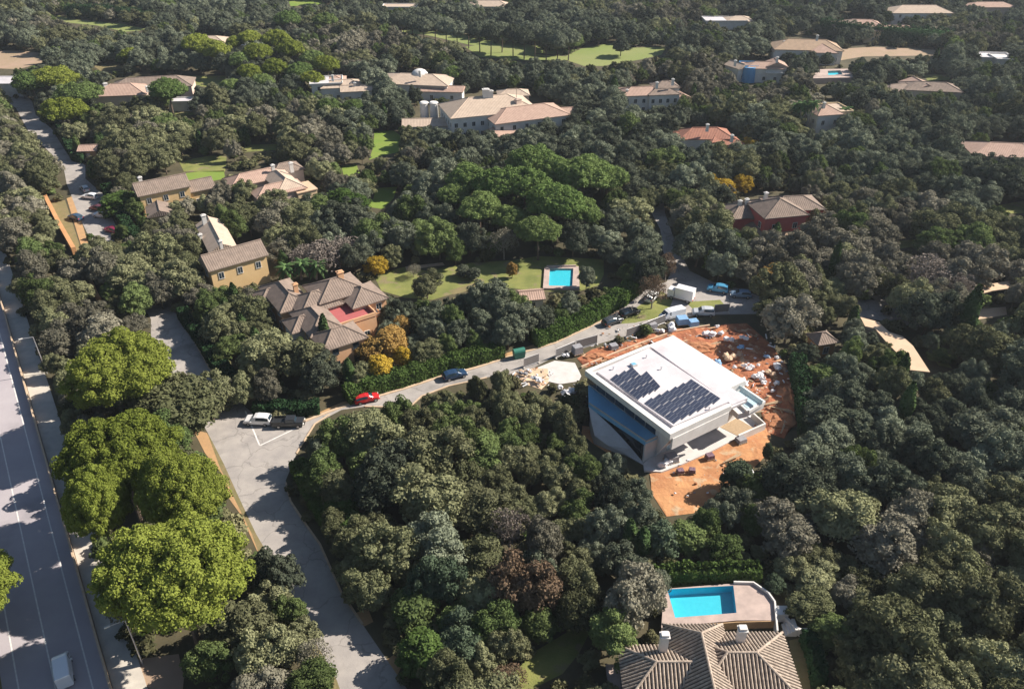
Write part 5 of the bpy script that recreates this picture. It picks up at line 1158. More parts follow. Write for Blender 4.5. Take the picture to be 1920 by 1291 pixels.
for a in ((1493, 196, 9, 'leftmost tall fan palm in front of the round-towered white house'), (1503, 193, 10, 'tallest fan palm left of the round-towered white house'), (1512, 198, 9, 'fan palm between the tallest palm and the house'), (1524, 192, 10.5, 'fan palm closest to the round tower'), (1584, 204, 6, 'small fan palm right of the round-towered white house'),
          (560, 492, 4, 'low broad-fronded palm behind the yellow gabled house'), (530, 500, 3.5, 'short palm beside the yellow gable wall'), (590, 495, 3.6, 'bushy palm above the orange villa roofs')): palm(*a)

# ---- placing
KP = [np.array(p, float) for p in KEEP]; KB = [(p[:, 0].min(), p[:, 1].min(), p[:, 0].max(), p[:, 1].max()) for p in KP]
def inpoly(P, xs, ys):
    r = np.zeros(len(xs), bool); j = len(P) - 1
    for i in range(len(P)):
        xi, yi = P[i]; xj, yj = P[j]
        c = ((yi > ys) != (yj > ys)) & (xs < (xj - xi) * (ys - yi) / ((yj - yi) if yj != yi else 1e-9) + xi); r ^= c; j = i
    return r
FP = [np.array(p, float) for p in FOOT]; FB = [(p[:, 0].min(), p[:, 1].min(), p[:, 0].max(), p[:, 1].max()) for p in FP]
ANG = np.arange(12) * math.pi / 6
def blocked(x, y, r, h, slack=.97, ground=True):
    """would this crown cover something the picture shows open, or stand in a building?"""
    px, py, d = PR(x, y, h * .62); rp = FPX * r / d * slack; ry_ = rp * .80
    xs = np.concatenate([px + rp * np.cos(ANG), px + rp * .5 * np.cos(ANG[::2]), [px]]); ys = np.concatenate([py + ry_ * np.where(np.sin(ANG) < 0, 1.35, .9) * np.sin(ANG), py + ry_ * .5 * np.sin(ANG[::2]), [py]])
    if ground:
        gx, gy, _ = PR(x, y, 0); xs = np.append(xs, gx); ys = np.append(ys, gy)
    x0, x1, y0, y1 = xs.min(), xs.max(), ys.min(), ys.max()
    for P, b in zip(KP, KB):
        if b[0] > x1 or b[2] < x0 or b[1] > y1 or b[3] < y0: continue
        if inpoly(P, xs, ys).any(): return True
    for P, b in zip(FP, FB):
        if b[0] > x or b[2] < x or b[1] > y or b[3] < y: continue
        if inpoly(P, np.array([x]), np.array([y]))[0]: return True
    return False
placed = []     # x, y, r
grid = {}
def near(x, y, r, k=.80):
    gx, gy = int(x // 8), int(y // 8)
    for i in range(gx - 2, gx + 3):
        for j in range(gy - 2, gy + 3):
            for (a, b, c) in grid.get((i, j), ()):
                if (a - x) ** 2 + (b - y) ** 2 < ((r + c) * k) ** 2: return True
    return False
def put(x, y, r): grid.setdefault((int(x // 8), int(y // 8)), []).append((x, y, r)); placed.append((x, y, r))

def at_crown(px, py, rpx, h):
    """ground place and real radius for a crown whose middle (at height h) shows at px,py"""
    x, y = G(px, py, h); d = PR(x, y, h)[2]; return x, y, rpx * d / FPX
# hand-placed trees
LIME = [(220, 690, 92, 'BP', 12.5, 'round lime-green umbrella pine, uppermost of the big ones beside the highway'),
 (222, 852, 98, 'BP', 13.0, 'lime-green umbrella pine left behind the largest pine cluster'), (336, 922, 82, 'BP', 13.0, 'lime-green umbrella pine at the right of the cluster beside the sandy strip'),
 (180, 945, 62, 'BP', 12.5, 'lime-green umbrella pine overhanging the highway pavement'), (325, 1068, 127, 'BP', 13.5, 'largest lime-green umbrella pine, nearest the bottom left corner'),
 (-85, 1095, 105, 'BP', 8.0, 'lime-green pine cut by the left edge beyond the highway')]
for k, (px, py, rp, kd, hh, lab) in enumerate(LIME):
    x, y, r = at_crown(px, py, rp, hh); s = r / 7.35; T_ = BIGPINE.T
    plant(BIGPINE, 'lime', k, x, y, s, k * 1.3, lab, 'umbrella pine', 'umbrella_pine', zs=hh / 12.0); put(x, y, r * .95)
UP = [(105, 153, 40, 'lime'), (148, 183, 40, 'pinegreen'), (122, 214, 40, 'lime'), (316, 176, 36, 'pinegreen'), (60, 158, 30, 'pinegreen'), (242, 92, 18, 'lime'), (370, 88, 28, 'lime'), (405, 100, 28, 'lime'), (440, 72, 18, 'lime'), (468, 70, 22, 'lime'), (495, 92, 20, 'lime'), (520, 78, 26, 'lime'), (485, 106, 30, 'lime'), (452, 112, 24, 'pinegreen'), (545, 98, 28, 'lime'), (585, 105, 22, 'pinegreen'), (612, 122, 26, 'lime'), (470, 132, 24, 'lime'), (515, 128, 26, 'lime'), (560, 130, 24, 'pinegreen'), (490, 145, 22, 'pinegreen'), (585, 140, 22, 'lime'), (615, 192, 24, 'pinegreen'), (660, 190, 22, 'pinegreen'), (430, 150, 20, 'pinegreen'), (610, 40, 22, 'pinegreen'), (540, 42, 24, 'pinegreen'), (850, 128, 20, 'pinegreen')]
for k, (px, py, rp, mt_) in enumerate(UP):
    x, y, r = at_crown(px, py, rp, 7.5); s = r / 4.9
    where = 'beside the upper left road' if px < 200 else ('near the broad-roofed villa' if px < 330 else 'in the upper-left pine grove')
    lab = '%s %s umbrella pine %s' % ('small' if rp < 23 else 'broad' if rp > 27 else 'medium', 'lime-green' if mt_ == 'lime' else 'mid-green', where)
    plant(PINE, mt_, k, x, y, s, k * 1.7, lab, 'umbrella pine', 'umbrella_pine', 'umbrella pines', zs=min(s, 1.15)); put(x, y, r * .8)
GR = [(1002, 312, 42), (1048, 322, 36), (1095, 335, 50), (1140, 328, 34), (1040, 388, 50), (985, 352, 44), (935, 350, 42), (880, 335, 38), (900, 385, 38), (1085, 385, 36), (960, 395, 32), (850, 350, 30), (1010, 420, 36)]
for k, (px, py, rp) in enumerate(GR):
    x, y, r = at_crown(px, py, rp * 1.08, 8.5); s = r / 4.7
    plant(PINE, 'pinegreen', k, x, y, s, k * 2.1, 'fresh green pine below the huge pink villa', 'pine', 'pine_tree', 'green pine cluster in the middle', zs=min(s, 1.3)); put(x, y, r * 1.1)
SPECIAL = [  # px, py, rpx, kind, mat, height, label, name, cat
 (704, 496, 22, ROUND, 'autumn', 2.5, 'yellow-leaved tree at the left end of the middle lawn'), (735, 640, 34, ROUND, 'gold', 3.5, 'golden tree, uppermost of those below the orange villa'), (700, 655, 28, ROUND, 'gold', 3, 'golden tree against the orange villa front'),
 (712, 688, 26, ROUND, 'autumn', 2.5, 'golden tree, lowest of those below the orange villa'), (752, 612, 18, ROUND, 'gold', 3, 'small golden tree right of the orange villa'), (755, 668, 20, ROUND, 'autumn', 2.5, 'small golden tree beside the hedge'), (1446, 522, 28, ROUND, 'gold', 3.5, 'round golden-brown tree by the shaded road'),
 (1392, 345, 20, ROUND, 'autumn', 3, 'bright yellow tree right of the other yellow ones near the red villa'), (1355, 352, 24, ROUND, 'autumn', 3, 'broad yellow-green tree left of the bright yellow one'), (1330, 342, 15, ROUND, 'autumn', 3, 'small yellow-green tree, leftmost near the red villa'), (1408, 271, 20, ROUND, 'autumn', 2.5, 'yellow shrub beside the red-tiled villa'),
 (1340, 475, 18, ROUND, 'orange_l', 2.5, 'orange-leaved shrub in the wood right of the shaded road'), (1333, 455, 10, ROUND, 'orange_l', 3, 'small red-orange bush above the orange shrub'), (796, 166, 20, ROUND, 'autumn', 3, 'golden-green tree beside the domed villa'), (735, 478, 22, ROUND, 'oak_olive', 3, 'olive yellow tree behind the middle lawn'),
 (1325, 980, 26, ROUND, 'green', 3, 'smooth bright green ball-shaped tree above the large pool'), (1290, 1005, 36, ROUND, 'green', 2.5, 'green tree above the hedge at the left'), (1360, 1030, 34, ROUND, 'green', 2.5, 'spreading green tree above the pool hedge'), (1240, 1010, 34, ROUND, 'bluegreen', 3, 'blue-green tree left of the ball-shaped one'),
 (1452, 1095, 20, ROUND, 'bluegreen', 1.5, 'blue-green shrub at the right end of the large pool'), (1382, 890, 30, ROUND, 'bluegreen', 3, 'soft grey-green tree standing at the lower edge of the orange soil'), (1440, 845, 10, ROUND, 'bluegreen', 2, 'slender grey shrub on the orange soil'),
 (720, 1035, 58, OAK, 'oak_olive', 4.5, 'broad olive-green tree beside the bend of the lower road'), (822, 1090, 46, OAK, 'bluegreen', 4.5, 'rounded blue-green tree in the lower middle'), (775, 1140, 46, ROUND, 'green', 3, 'bright green tree at the right side of the lower road'), (640, 955, 30, ROUND, 'hedge', 2.5, 'lime-leaved bush on the kerb of the lower road bend'), (665, 990, 32, ROUND, 'hedge', 2.5, 'yellow-green bush below the lime-leaved one'), (600, 890, 36, OAK, 'green', 4, 'green tree right where the road bends down'),
 (975, 1100, 58, OAK, 'brownleaf', 5, 'brown-leaved tree standing in the dark gap at the lower middle'), (955, 992, 36, BARE, 'bare', 4, 'pale grey leafless tree at the lower middle'), (1020, 1020, 40, OAK, 'oak_grey', 4, 'grey-green tree right of the pale leafless one'),
 (1192, 1118, 58, OAK, 'oak_grey', 4.5, 'large grey-green tree overhanging the left end of the large pool'), (860, 1200, 50, OAK, 'bluegreen', 3, 'blue-green shrub mass left of the bottom lawn'), (800, 1230, 52, ROUND, 'hedge', 3, 'yellow-green bush mass at the bottom edge'), (930, 1170, 44, OAK, 'green', 3.5, 'fresh green tree above the bottom lawn'), (1010, 1170, 34, ROUND, 'green', 2.5, 'green tree at the upper end of the bottom lawn'), (1080, 1090, 40, OAK, 'oak_olive', 3.5, 'yellowish olive tree in the lower middle'),
 (950, 1275, 36, BARE, 'brownleaf', 2, 'brown-grey bush at the bottom edge beside the lawn'), (1150, 1190, 48, OAK, 'green', 3.5, 'dark green tree left of the tiled villa'),
 (612, 478, 42, BARE, 'bare', 3.5, 'pale leafless tree behind the orange villa'), (650, 470, 36, BARE, 'bare', 3.5, 'pale leafless tree right beside another, behind the orange villa'), (570, 480, 26, BARE, 'bare', 3, 'small leafless tree right of the yellow gabled house'), (1745, 515, 46, BARE, 'bare', 4.5, 'large pale leafless tree in the right-hand wood'), (1800, 545, 24, BARE, 'bare', 4, 'leafless tree left of the white pergola'),
 (945, 455, 24, BARE, 'oak_grey', 4, 'pale twiggy tree behind the middle lawn'), (1250, 500, 20, BARE, 'brownleaf', 3.5, 'bare brown tree on the verge where the roads meet'), (815, 650, 14, BARE, 'bare', 2, 'tiny pale bare bush above the hedge'), (1225, 545, 24, BARE, 'brownleaf', 4, 'bare crooked tree beside the grass triangle'),
 (330, 765, 78, OAK, 'oak_olive', 5, 'large dull olive oak between the parking road and the highway wood'), (390, 745, 42, OAK, 'oak_olive', 4.5, 'smaller olive oak touching the parking road'), (520, 1080, 42, OAK, 'oak_cool', 4, 'grey-green oak between the largest pine and the lower road'), (450, 1180, 60, OAK, 'oak_olive', 3.5, 'olive oak near the bottom beside the road'), (590, 1230, 30, BARE, 'oak_grey', 3, 'twiggy grey tree at the edge of the lower road'), (545, 1150, 30, OAK, 'green', 3, 'green oak at the kerb of the lower road'), (395, 1240, 42, OAK, 'green', 3, 'green bush-like oak at the bottom edge'),
 (700, 820, 60, OAK, 'oak_olive', 4.5, 'broad olive oak at the left edge of the wood below the diagonal road'), (640, 830, 36, OAK, 'green', 4, 'green oak on the inner bend of the road'), (745, 785, 30, OAK, 'green', 4, 'dark green tree touching the diagonal road'),
 (440, 425, 28, OAK, 'green', 4, 'green dome-shaped tree above the yellow gabled house'), (655, 385, 42, OAK, 'hedge', 4, 'yellow-green tree below the inner-court villa'), (225, 385, 36, ROUND, 'hedge', 2.5, 'dark yellow-green tree beside the parked cars'), (600, 395, 30, OAK, 'green', 4, 'green tree left of the yellow-green one'),
 (1480, 600, 46, OAK, 'oak_grey', 5, 'grey-green oak leaning over the red soil site'), (1530, 560, 20, ROUND, 'oak_olive', 2.5, 'round olive bush at the right junction'), (1545, 705, 30, ROUND, 'green', 2.5, 'green bush row right of the dark hedge'), (1560, 725, 14, ROUND, 'hedge', 2, 'bright lime bush in the dark wood'), (1765, 665, 22, ROUND, 'green', 1.5, 'clipped green bush beside the peach roof strip'),
 (920, 560, 36, OAK, 'oak_cool', 4.5, 'dark oak below the middle lawn'), (800, 535, 28, OAK, 'oak_olive', 3, 'low olive tree on the middle lawn'), (868, 508, 15, ROUND, 'oak_cool', 1.5, 'dark shrub left of another on the middle lawn'), (888, 512, 13, ROUND, 'oak_cool', 1.5, 'dark shrub, right one of two on the middle lawn'), (775, 507, 14, BARE, 'oak_grey', 1.5, 'twiggy shrub on the upper edge of the middle lawn'), (1100, 520, 18, OAK, 'oak_cool', 3, 'small oak shading the lawn right of the garden pool'), (960, 505, 10, ROUND, 'gold', 2, 'small golden bush on the middle lawn')]
used_name = {id(ROUND): ('broadleaf_tree', 'tree'), id(OAK): ('oak_tree', 'oak tree'), id(BARE): ('bare_tree', 'bare tree')}
for k, (px, py, rp, kd, mt_, hh, lab) in enumerate(SPECIAL):
    x, y, r = at_crown(px, py, rp, hh); s = r / (kd.R * .98); nm, ct = used_name[id(kd)]
    if rp < 21 or 'bush' in lab or 'shrub' in lab: nm, ct = ('garden_bush', 'bush')
    zs = hh / (.62 * kd.h); plant(kd, mt_, k, x, y, s, k * 1.9, lab, ct, nm, zs=max(zs, s * .6)); put(x, y, r * .9)

CY = [(1150, 178, 12, 'tall slim cypress left of the blue-shuttered villa'), (1560, 18, 8, 'dark cypress at the top right'), (1755, 108, 8, 'dark cypress beside the bare field'), (610, 630, 9, 'tall cypress in front of the orange villa'), (425, 590, 7, 'broad dark cypress left of the orange villa'), (440, 560, 7, 'dark cypress closest to the orange villa wall'), (530, 490, 5, 'small cypress right of the yellow gable'), (145, 275, 7, 'pale green cypress beside the upper left road'), (185, 270, 6, 'dark cypress right of the gatehouse'), (192, 268, 6, 'second dark cypress right of the gatehouse'),
 (1818, 590, 12, 'very tall dark cypress by the right-hand driveway'), (1565, 495, 10, 'tall cypress in the right-hand wood above the road'), (375, 265, 7, 'cypress left of the small lawn at the upper left'), (475, 235, 6, 'cypress in the upper left gardens'), (462, 255, 6, 'cypress beside the upper left gardens path'), (1600, 600, 6, 'cypress beside the right junction'), (1690, 700, 8, 'dark cypress below the peach roof strip'), (1700, 760, 9, 'tall dark cypress in the gap of the right-hand wood'), (1180, 1005, 6, 'slim cypress left of the pool hedge'), (1205, 1020, 6, 'slim cypress closest to the pool hedge'), (82, 105, 6, 'cypress beside the bare field at the upper left'), (1508, 140, 7, 'cypress in front of the wide low villa'), (720, 215, 7, 'cypress left of the white round towers'), (1300, 175, 7, 'dark cypress right of the blue-shuttered villa'), (1440, 258, 6, 'cypress behind the yellow shrub'), (1455, 440, 6, 'cypress near the red-walled villa'), (655, 700, 6, 'slim cypress beside the golden trees'), (480, 640, 6, 'cypress at the hedge of the parking road'), (455, 615, 6, 'cypress upper left of the parking hedge')]
for k, (px, py, h_, lab) in enumerate(CY):
    x, y = G(px, py, h_ * .5); s = h_ / 9.3; r = plant(CYP, 'green' if 'pale green' in lab else 'cyp', k, x, y, (1.0 if h_ < 11 else 1.5) * (1.3 if 'broad' in lab else 1), k, lab, 'cypress', 'cypress_tree', zs=s); put(x, y, 1.0)

# golf-course trees: dark stems and canopy on the fairway edge
for k in range(16):
    px = 752 + k * 21; py = 40 + k * 2.3 + (k % 3) * 4
    x, y, r = at_crown(px, py, 20, 8); plant(PINE, 'oak_cool', k, x, y, r / 4.9, k, 'tall stone pine along the upper fairway', 'pine', 'pine_tree', 'row of stone pines along the upper fairway', zs=1.15)
    put(x, y, 3)
for px, py in ((1165, 82), (1020, 75), (1045, 78)): 
    x, y, r = at_crown(px, py, 18, 5); plant(OAK, 'oak_cool', 3, x, y, r / 4, 1, 'dark round tree standing on the open fairway', 'oak tree', 'oak_tree', 'trees on the fairway'); put(x, y, 3)

# hedges
def hedge(pts, w, h_, label, mt='hedge', dens=34, name='hedge', spikes=False):
    P = [Vector((*p, 0)) for p in GL(pts)]; c = P[0].copy(); rs = np.random.RandomState(int(pts[0][0])); C = []; Nn = []
    mb = MB(); wallmesh(mb, [((p - c).x, (p - c).y) for p in P], w * .8, 0, h_ * .9)
    for a, b in zip(P[:-1], P[1:]):
        L0 = (b - a).length; n = int(L0 * (w + 2 * h_) * dens); d = (b - a) / L0; s = Vector((-d.y, d.x, 0))
        t = rs.uniform(0, L0, n); u = rs.uniform(-1, 1, n) * (w / 2 + h_); 
        k_ = .5 + .5 * np.sin(t * 1.7 + rs.uniform(0, 6)) * np.sin(t * .6)
        hh = h_ * (.9 + .22 * k_); off = np.clip(u, -w / 2, w / 2) * (1 + .15 * k_); zz = np.where(np.abs(u) > w / 2, hh - (np.abs(u) - w / 2), hh) + rs.normal(0, .06, n)
        ba = np.array(a - c); C.append(ba + np.outer(t, np.array(d)) + np.outer(off, np.array(s)) + np.stack([0 * t, 0 * t, np.maximum(zz, .05)], 1))
        sd_ = np.sign(u) * (np.abs(u) > w / 2); Nn.append(np.outer(sd_, np.array(s)) + np.array([0, 0, .5]))
        if spikes:
            for q in np.arange(.3, L0, .9):
                m_ = 30; C.append(ba + np.array(d) * q + rs.normal(0, .08, (m_, 3)) + np.stack([np.zeros(m_), np.zeros(m_), h_ + rs.uniform(0, .9, m_)], 1)); Nn.append(rs.normal(0, 1, (m_, 3)))
    C = np.concatenate(C); Nn = np.concatenate(Nn); v, f = leaf_quads(C, Nn, .17, rs, .6); V_ = np.concatenate([np.array(mb.v), v]); F_ = [list(q) for q in mb.f] + (f + len(mb.v)).tolist()
    o = inst(name, arrays_mesh('hedge_mesh', V_, F_, [M[mt]]), None, tuple(c)); tag(o, label, 'hedge')
    for a, b in zip(P[:-1], P[1:]):
        for q in np.arange(0, (b - a).length, 3): p = a.lerp(b, q / (b - a).length); put(p.x, p.y, 1.2)
hedge([(650, 752), (707, 731), (760, 716), (823, 695), (890, 678), (940, 664)], 2.6, 2.4, 'long clipped green hedge above the diagonal road, lower part')
hedge([(1000, 646), (1040, 631), (1107, 600), (1160, 570), (1190, 545)], 2.8, 2.8, 'long clipped green hedge above the diagonal road, upper part')
hedge([(1205, 1096), (1260, 1092), (1330, 1090), (1420, 1086)], 1.8, 2.6, 'green spiky hedge directly behind the large pool', spikes=True)
hedge([(1490, 690), (1500, 740), (1508, 790), (1512, 825)], 2.2, 3.2, 'dark green tall hedge along the right side of the red soil', 'darkhedge')
hedge([(203, 362), (222, 400), (245, 440), (275, 470)], 2.2, 2.6, 'hedge along the right side of the upper left road', 'darkhedge')
hedge([(345, 595), (380, 643), (408, 690), (450, 735)], 2.0, 2.4, 'dark hedge along the right side of the parking road', 'darkhedge')
hedge([(480, 770), (560, 775), (600, 770)], 2.0, 1.8, 'dark low hedge behind the two parked vehicles', 'darkhedge')
hedge([(108, 225), (128, 270), (142, 300), (160, 305)], 2.0, 2.4, 'dark hedge by the gatehouse on the upper left road', 'darkhedge')
hedge([(1535, 66), (1620, 78), (1780, 88)], 4.5, 7, 'high dark hedge behind the bare field at the upper right', 'darkhedge', dens=10)
hedge([(130, 34), (200, 34), (290, 48)], 4.5, 6, 'high dark hedge behind the far fairway at the upper left', 'darkhedge', dens=10)
hedge([(560, 880), (580, 925), (605, 965), (640, 1010)], 2.2, 2.0, 'low mixed hedge following the bend of the lower road')
hedge([(1510, 1200), (1525, 1240), (1535, 1290)], 1.4, 2.0, 'dark hedge right of the tiled villa', 'darkhedge')

# the wood: oaks everywhere else
rs = random.Random(77); cand = []
def view_ok(x, y, m=190):
    px, py, d = PR(x, y, 3); return d > 30 and -m - 60 < px < 1980 + m and py > -70 and py < 1291 + 130
N_TRY = 42000
for t in range(N_TRY):
    # sampling denser where it is near
    y = 42 + (rs.random() ** 1.15) * 500; half = y * .72 + 45; x = rs.uniform(-half, half)
    if not view_ok(x, y): continue
    r = rs.choice((2.8, 3.4, 3.8, 4.2, 4.6)) if t < N_TRY * .55 else rs.choice((1.9, 2.4, 3.0))
    open_ = math.sin(x * .085 + 2 + math.sin(y * .06)) + math.sin(y * .075 + math.sin(x * .05) * 1.5)
    q_ = PR(x, y, 0)
    if open_ > (.55 if 560 < q_[0] < 1200 and q_[1] > 900 else 1.15): r = min(r, rs.choice((1.6, 2.1, 2.5)))
    if near(x, y, r, .64): continue
    h = 6.4 * (r / 4) ** .6 * rs.uniform(.8, 1.25)
    p_ = PR(x, y, 0)
    if x < -14 and (V.x * x + V.y * y) > -19.5 and (V.x * x + V.y * y) < -6: continue
    if 1455 < p_[0] < 1640 and 1060 < p_[1] < 1240: r = min(r, 2.6); h = 3.2
    if 1480 < p_[0] < 1560 and 640 < p_[1] < 860: h = min(h, 5)
    if blocked(x, y, r, h): continue
    put(x, y, r); cand.append((x, y, r, h))
# labels by place
ANCH = [((40, 470), 'near the pavement, upper part'), ((110, 640), 'near the pavement, middle part'), ((150, 760), 'between pavement and uppermost big pine'), ((40, 350), 'left of the ochre wall'), ((40, 250), 'left of the shaded road'), ((560, 690), 'below the orange villa'), ((450, 690), 'behind the two parked vehicles'), ((820, 600), 'above the long hedge'), ((1100, 470), 'around the middle garden pool'),
 ((640, 870), 'on the road bend'), ((800, 780), 'just below the red car'), ((900, 830), 'left of the flat-roofed villa'), ((760, 950), 'right of the lower road'), ((900, 950), 'in the central lower wood'), ((1030, 850), 'beside the tapering villa ramp'), ((1120, 930), 'directly below the flat-roofed villa'), ((1000, 1080), 'around the brown-leaved tree'), ((860, 1150), 'above the bottom lawn'), ((1090, 1200), 'left of the tiled villa'), ((1150, 1040), 'left of the pool hedge'),
 ((1450, 920), 'below the orange soil'), ((1400, 1020), 'above the pool hedge'), ((1560, 980), 'right of the ball-shaped tree'), ((1560, 1110), 'right of the large pool'), ((1620, 1240), 'right of the tiled villa'), ((1800, 1230), 'in the bottom right corner'), ((1780, 1080), 'in the lower right wood'), ((1850, 950), 'at the right edge, below'), ((1850, 790), 'at the right edge, above'), ((1700, 920), 'in the right-hand wood centre'), ((1580, 830), 'right of the dark hedge'), ((1600, 700), 'left of the peach roof'), ((1800, 680), 'right of the peach roof'), ((1650, 480), 'above the shaded right road'), ((1350, 450), 'beside the narrow shaded road'),
 ((450, 1130), 'between largest pine and road'), ((480, 1240), 'at the bottom beside the road'), ((300, 540), 'left of the parking road'), ((200, 560), 'around the short ochre wall'), ((500, 400), 'around the yellow houses'), ((1450, 300), 'in the upper right wood'), ((900, 290), 'below the huge pink villa'), ((300, 230), 'in the upper left gardens')]
items = []
for (x, y, r, h) in cand:
    px, py, d = PR(x, y, h * .6); vis = -40 < px < 1960 and -30 < py < 1310
    # tone by place, as the wood changes across the picture
    n_ = math.sin(x * .045 + 1.3) + math.cos(y * .05 + x * .02) + rs.uniform(-1, 1)
    if px < 560 and py > 200: tone = 'oak_olive' if rs.random() < .75 else 'oak_grey'
    elif px < 1100 and py > 650: tone = ('oak_olive' if n_ > -.5 else 'oak_cool')
    elif px > 1450 and py > 950: tone = 'oak_grey' if n_ > -.3 else 'oak_olive'
    else: tone = 'oak_cool' if n_ > -.6 else ('oak_grey' if n_ < -1.4 else 'oak_olive')
    if rs.random() < (.05 if r > 2.6 else .25): tone = 'green'
    items.append((FPX * r / d if vis else 0, x, y, r, h, tone, px, py))
items.sort(reverse=True)
SRC = bpy.data.collections.new('wood_sources')     # not linked: only feeds the wood far off
src_index = {}
def add_source(kind, i, mt_):
    V_, F_, tm = kind.raw[i]; nV = len(V_); Vt = np.array(tm.v); F2 = [list(f) for f in F_] + [[k + nV for k in f] for f in tm.f]
    me = arrays_mesh('source_mesh', np.concatenate([V_, Vt]), F2, [M[mt_], M['bark']], [0] * len(F_) + [1] * len(tm.f))
    o = bpy.data.objects.new('source_%03d' % len(src_index), me); SRC.objects.link(o); src_index[(kind.name, i, mt_)] = len(src_index)
TON = ['oak_cool', 'oak_olive', 'oak_grey', 'green']; NK = 9
for t_ in TON:
    for i in range(NK): add_source(OAK, i, t_)
for t_ in ('scrub', 'green'):
    for i in range(4): add_source(BUSH, i, t_)
tname = {'oak_cool': 'grey-green', 'oak_olive': 'olive-green', 'oak_grey': 'greyish', 'green': 'fresh green'}
pts = {'wood': [], 'scrub': []}
nind = 0; OI = []
for k, (sz, x, y, r, h, tone, px, py) in enumerate(items):
    s = r / 3.9; rz = rs.uniform(0, 6.28); zs = h / 6.6
    if nind < 262 and sz > 0 and r > 2:
        a = min(ANCH, key=lambda q: (q[0][0] - px) ** 2 + ((q[0][1] - py) * 1.3) ** 2)[1]
        size = 'large' if r > 4.0 else ('small' if r < 3.1 else 'medium')
        OI.append((plant(OAK, tone, k, x, y, s, rz, 'oak', 'oak tree', 'oak_tree', zs=zs), size, tname[tone], a, px)); nind += 1
    else:
        pts['wood'].append((x, y, 0, s, zs, rz, src_index[('oak', rs.randrange(NK), tone)]))
NUM = ['', 'one', 'two', 'three', 'four', 'five', 'six', 'seven', 'eight', 'nine', 'ten', 'eleven', 'twelve', 'thirteen', 'fourteen', 'fifteen', 'sixteen', 'seventeen', 'eighteen', 'nineteen', 'twenty']
ORD = ['', 'second', 'third', 'fourth', 'fifth', 'sixth', 'seventh', 'eighth', 'ninth', 'tenth', 'eleventh', 'twelfth', 'thirteenth', 'fourteenth', 'fifteenth', 'sixteenth', 'seventeenth', 'eighteenth', 'nineteenth']
def rank_labels(objs, one, many):
    """objs: (px, object); a label for each by its place from the left"""
    objs = sorted(objs, key=lambda q: q[0]); n_ = len(objs)
    for k, (p_, o) in enumerate(objs):
        if n_ == 1: o['label'] = one
        else: o['label'] = ('left' if n_ == 2 and k == 0 else 'right' if n_ == 2 else 'leftmost' if k == 0 else 'rightmost' if k == n_ - 1 else ORD[k] + ' from left') + ' of the %s %s' % (NUM[n_], many)
groups = {}
for o, size, tn, a, px in OI: groups.setdefault((size, tn, a), []).append((px, o))
for (size, tn, a), os_ in groups.items():
    rank_labels(os_, 'the only %s %s oak %s' % (size, tn, a), '%s %s oaks %s' % (size, tn, a))
    for p_, o in os_: o['group'] = 'oak trees of the wood'
by = {}
for o in COL.objects:
    if o.parent is None and o.get('label'): by.setdefault(o['label'], []).append(o)
for lab, os_ in by.items():
    if len(os_) > 1:
        many = lab.replace(' pine ', ' pines ').replace(' tree ', ' trees ').replace('fresh green pines in the big green cluster below the huge pink villa', 'fresh green pines below the huge pink villa').replace('the tall stone', 'tall stone').replace('flat-topped ', '').replace(', the ', ', ').replace(' one there', ' ones').replace('in the upper-left pine grove', 'in the upper-left grove').replace('tall stone pines in the dark row along the upper fairway', 'tall stone pines along the upper fairway')
        rank_labels([(PR(*o.location)[0], o) for o in os_], lab, many)
# undergrowth fills the gaps
for t in range(26000):
    y = 42 + (rs.random() ** 1.6) * 470; half = y * .72 + 40; x = rs.uniform(-half, half)
    if not view_ok(x, y, 60): continue
    r = rs.uniform(.8, 1.7)
    if near(x, y, r, .62): continue
    if blocked(x, y, r, 1.6, .8): continue
    put(x, y, r); pts['scrub'].append((x, y, 0, r / 1.4, r / 1.5 * rs.uniform(.7, 1.3), rs.uniform(0, 6.28), src_index[('bush', rs.randrange(4), 'scrub' if rs.random() < .8 else 'green')]))

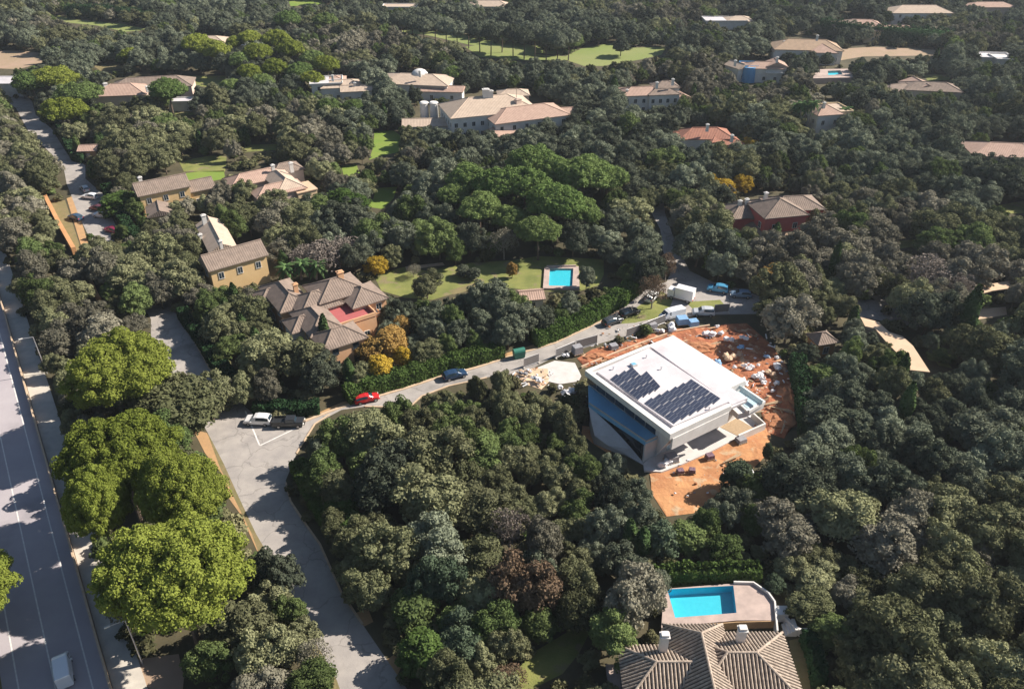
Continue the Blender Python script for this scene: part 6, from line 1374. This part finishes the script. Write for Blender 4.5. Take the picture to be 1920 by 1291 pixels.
def gn_stuff(name, plist, label, cat):
    me = bpy.data.meshes.new(name + '_places'); me.vertices.add(len(plist)); me.vertices.foreach_set('co', [c for p in plist for c in p[:3]])
    for nm, ty, val in (('sc', 'FLOAT_VECTOR', [c for p in plist for c in (p[3], p[3], p[4])]), ('rz', 'FLOAT_VECTOR', [c for p in plist for c in (0, 0, p[5])]), ('idx', 'INT', [p[6] for p in plist])):
        at = me.attributes.new(nm, ty, 'POINT'); at.data.foreach_set('vector' if ty == 'FLOAT_VECTOR' else 'value', val)
    o = inst(name, me); tag(o, label, cat, kind='stuff')
    ng = bpy.data.node_groups.new(name + '_nodes', 'GeometryNodeTree'); ng.interface.new_socket('Geometry', in_out='INPUT', socket_type='NodeSocketGeometry'); ng.interface.new_socket('Geometry', in_out='OUTPUT', socket_type='NodeSocketGeometry')
    N = ng.nodes; L = ng.links; gi = N.new('NodeGroupInput'); go = N.new('NodeGroupOutput'); ip = N.new('GeometryNodeInstanceOnPoints'); ci = N.new('GeometryNodeCollectionInfo')
    ci.inputs['Collection'].default_value = SRC; ci.inputs['Separate Children'].default_value = True; ci.inputs['Reset Children'].default_value = True; ip.inputs['Pick Instance'].default_value = True
    def attr(nm, ty): a = N.new('GeometryNodeInputNamedAttribute'); a.data_type = ty; a.inputs['Name'].default_value = nm; return a.outputs['Attribute']
    L.new(gi.outputs[0], ip.inputs['Points']); L.new(ci.outputs[0], ip.inputs['Instance']); L.new(attr('idx', 'INT'), ip.inputs['Instance Index']); L.new(attr('sc', 'FLOAT_VECTOR'), ip.inputs['Scale']); L.new(attr('rz', 'FLOAT_VECTOR'), ip.inputs['Rotation']); L.new(ip.outputs[0], go.inputs[0])
    md = o.modifiers.new('scatter', 'NODES'); md.node_group = ng; return o
gn_stuff('distant_wood', pts['wood'], 'dense evergreen oak wood stretching away between the villas', 'wood')
gn_stuff('undergrowth', pts['scrub'], 'low olive scrub filling the gaps between the trees', 'undergrowth')
print('oaks', len(cand), 'individual', nind, 'wood', len(pts['wood']), 'scrub', len(pts['scrub']))
# ------------------------------------------------------------------ the air
hz = MB(); hz.box((0, 380, 45.5), (1500, 1000, 93)); 
hm = bpy.data.materials.new('haze'); hm.use_nodes = True; n = hm.node_tree.nodes; n.remove(n['Principled BSDF'])
pv = n.new('ShaderNodeVolumePrincipled'); pv.inputs['Color'].default_value = (.80, .88, 1.0, 1); pv.inputs['Density'].default_value = .00012; pv.inputs['Anisotropy'].default_value = .2
hm.node_tree.links.new(pv.outputs[0], n['Material Output'].inputs['Volume'])
tag(hz.build('haze', hm), 'thin pale air haze over the whole landscape', 'haze', kind='stuff')
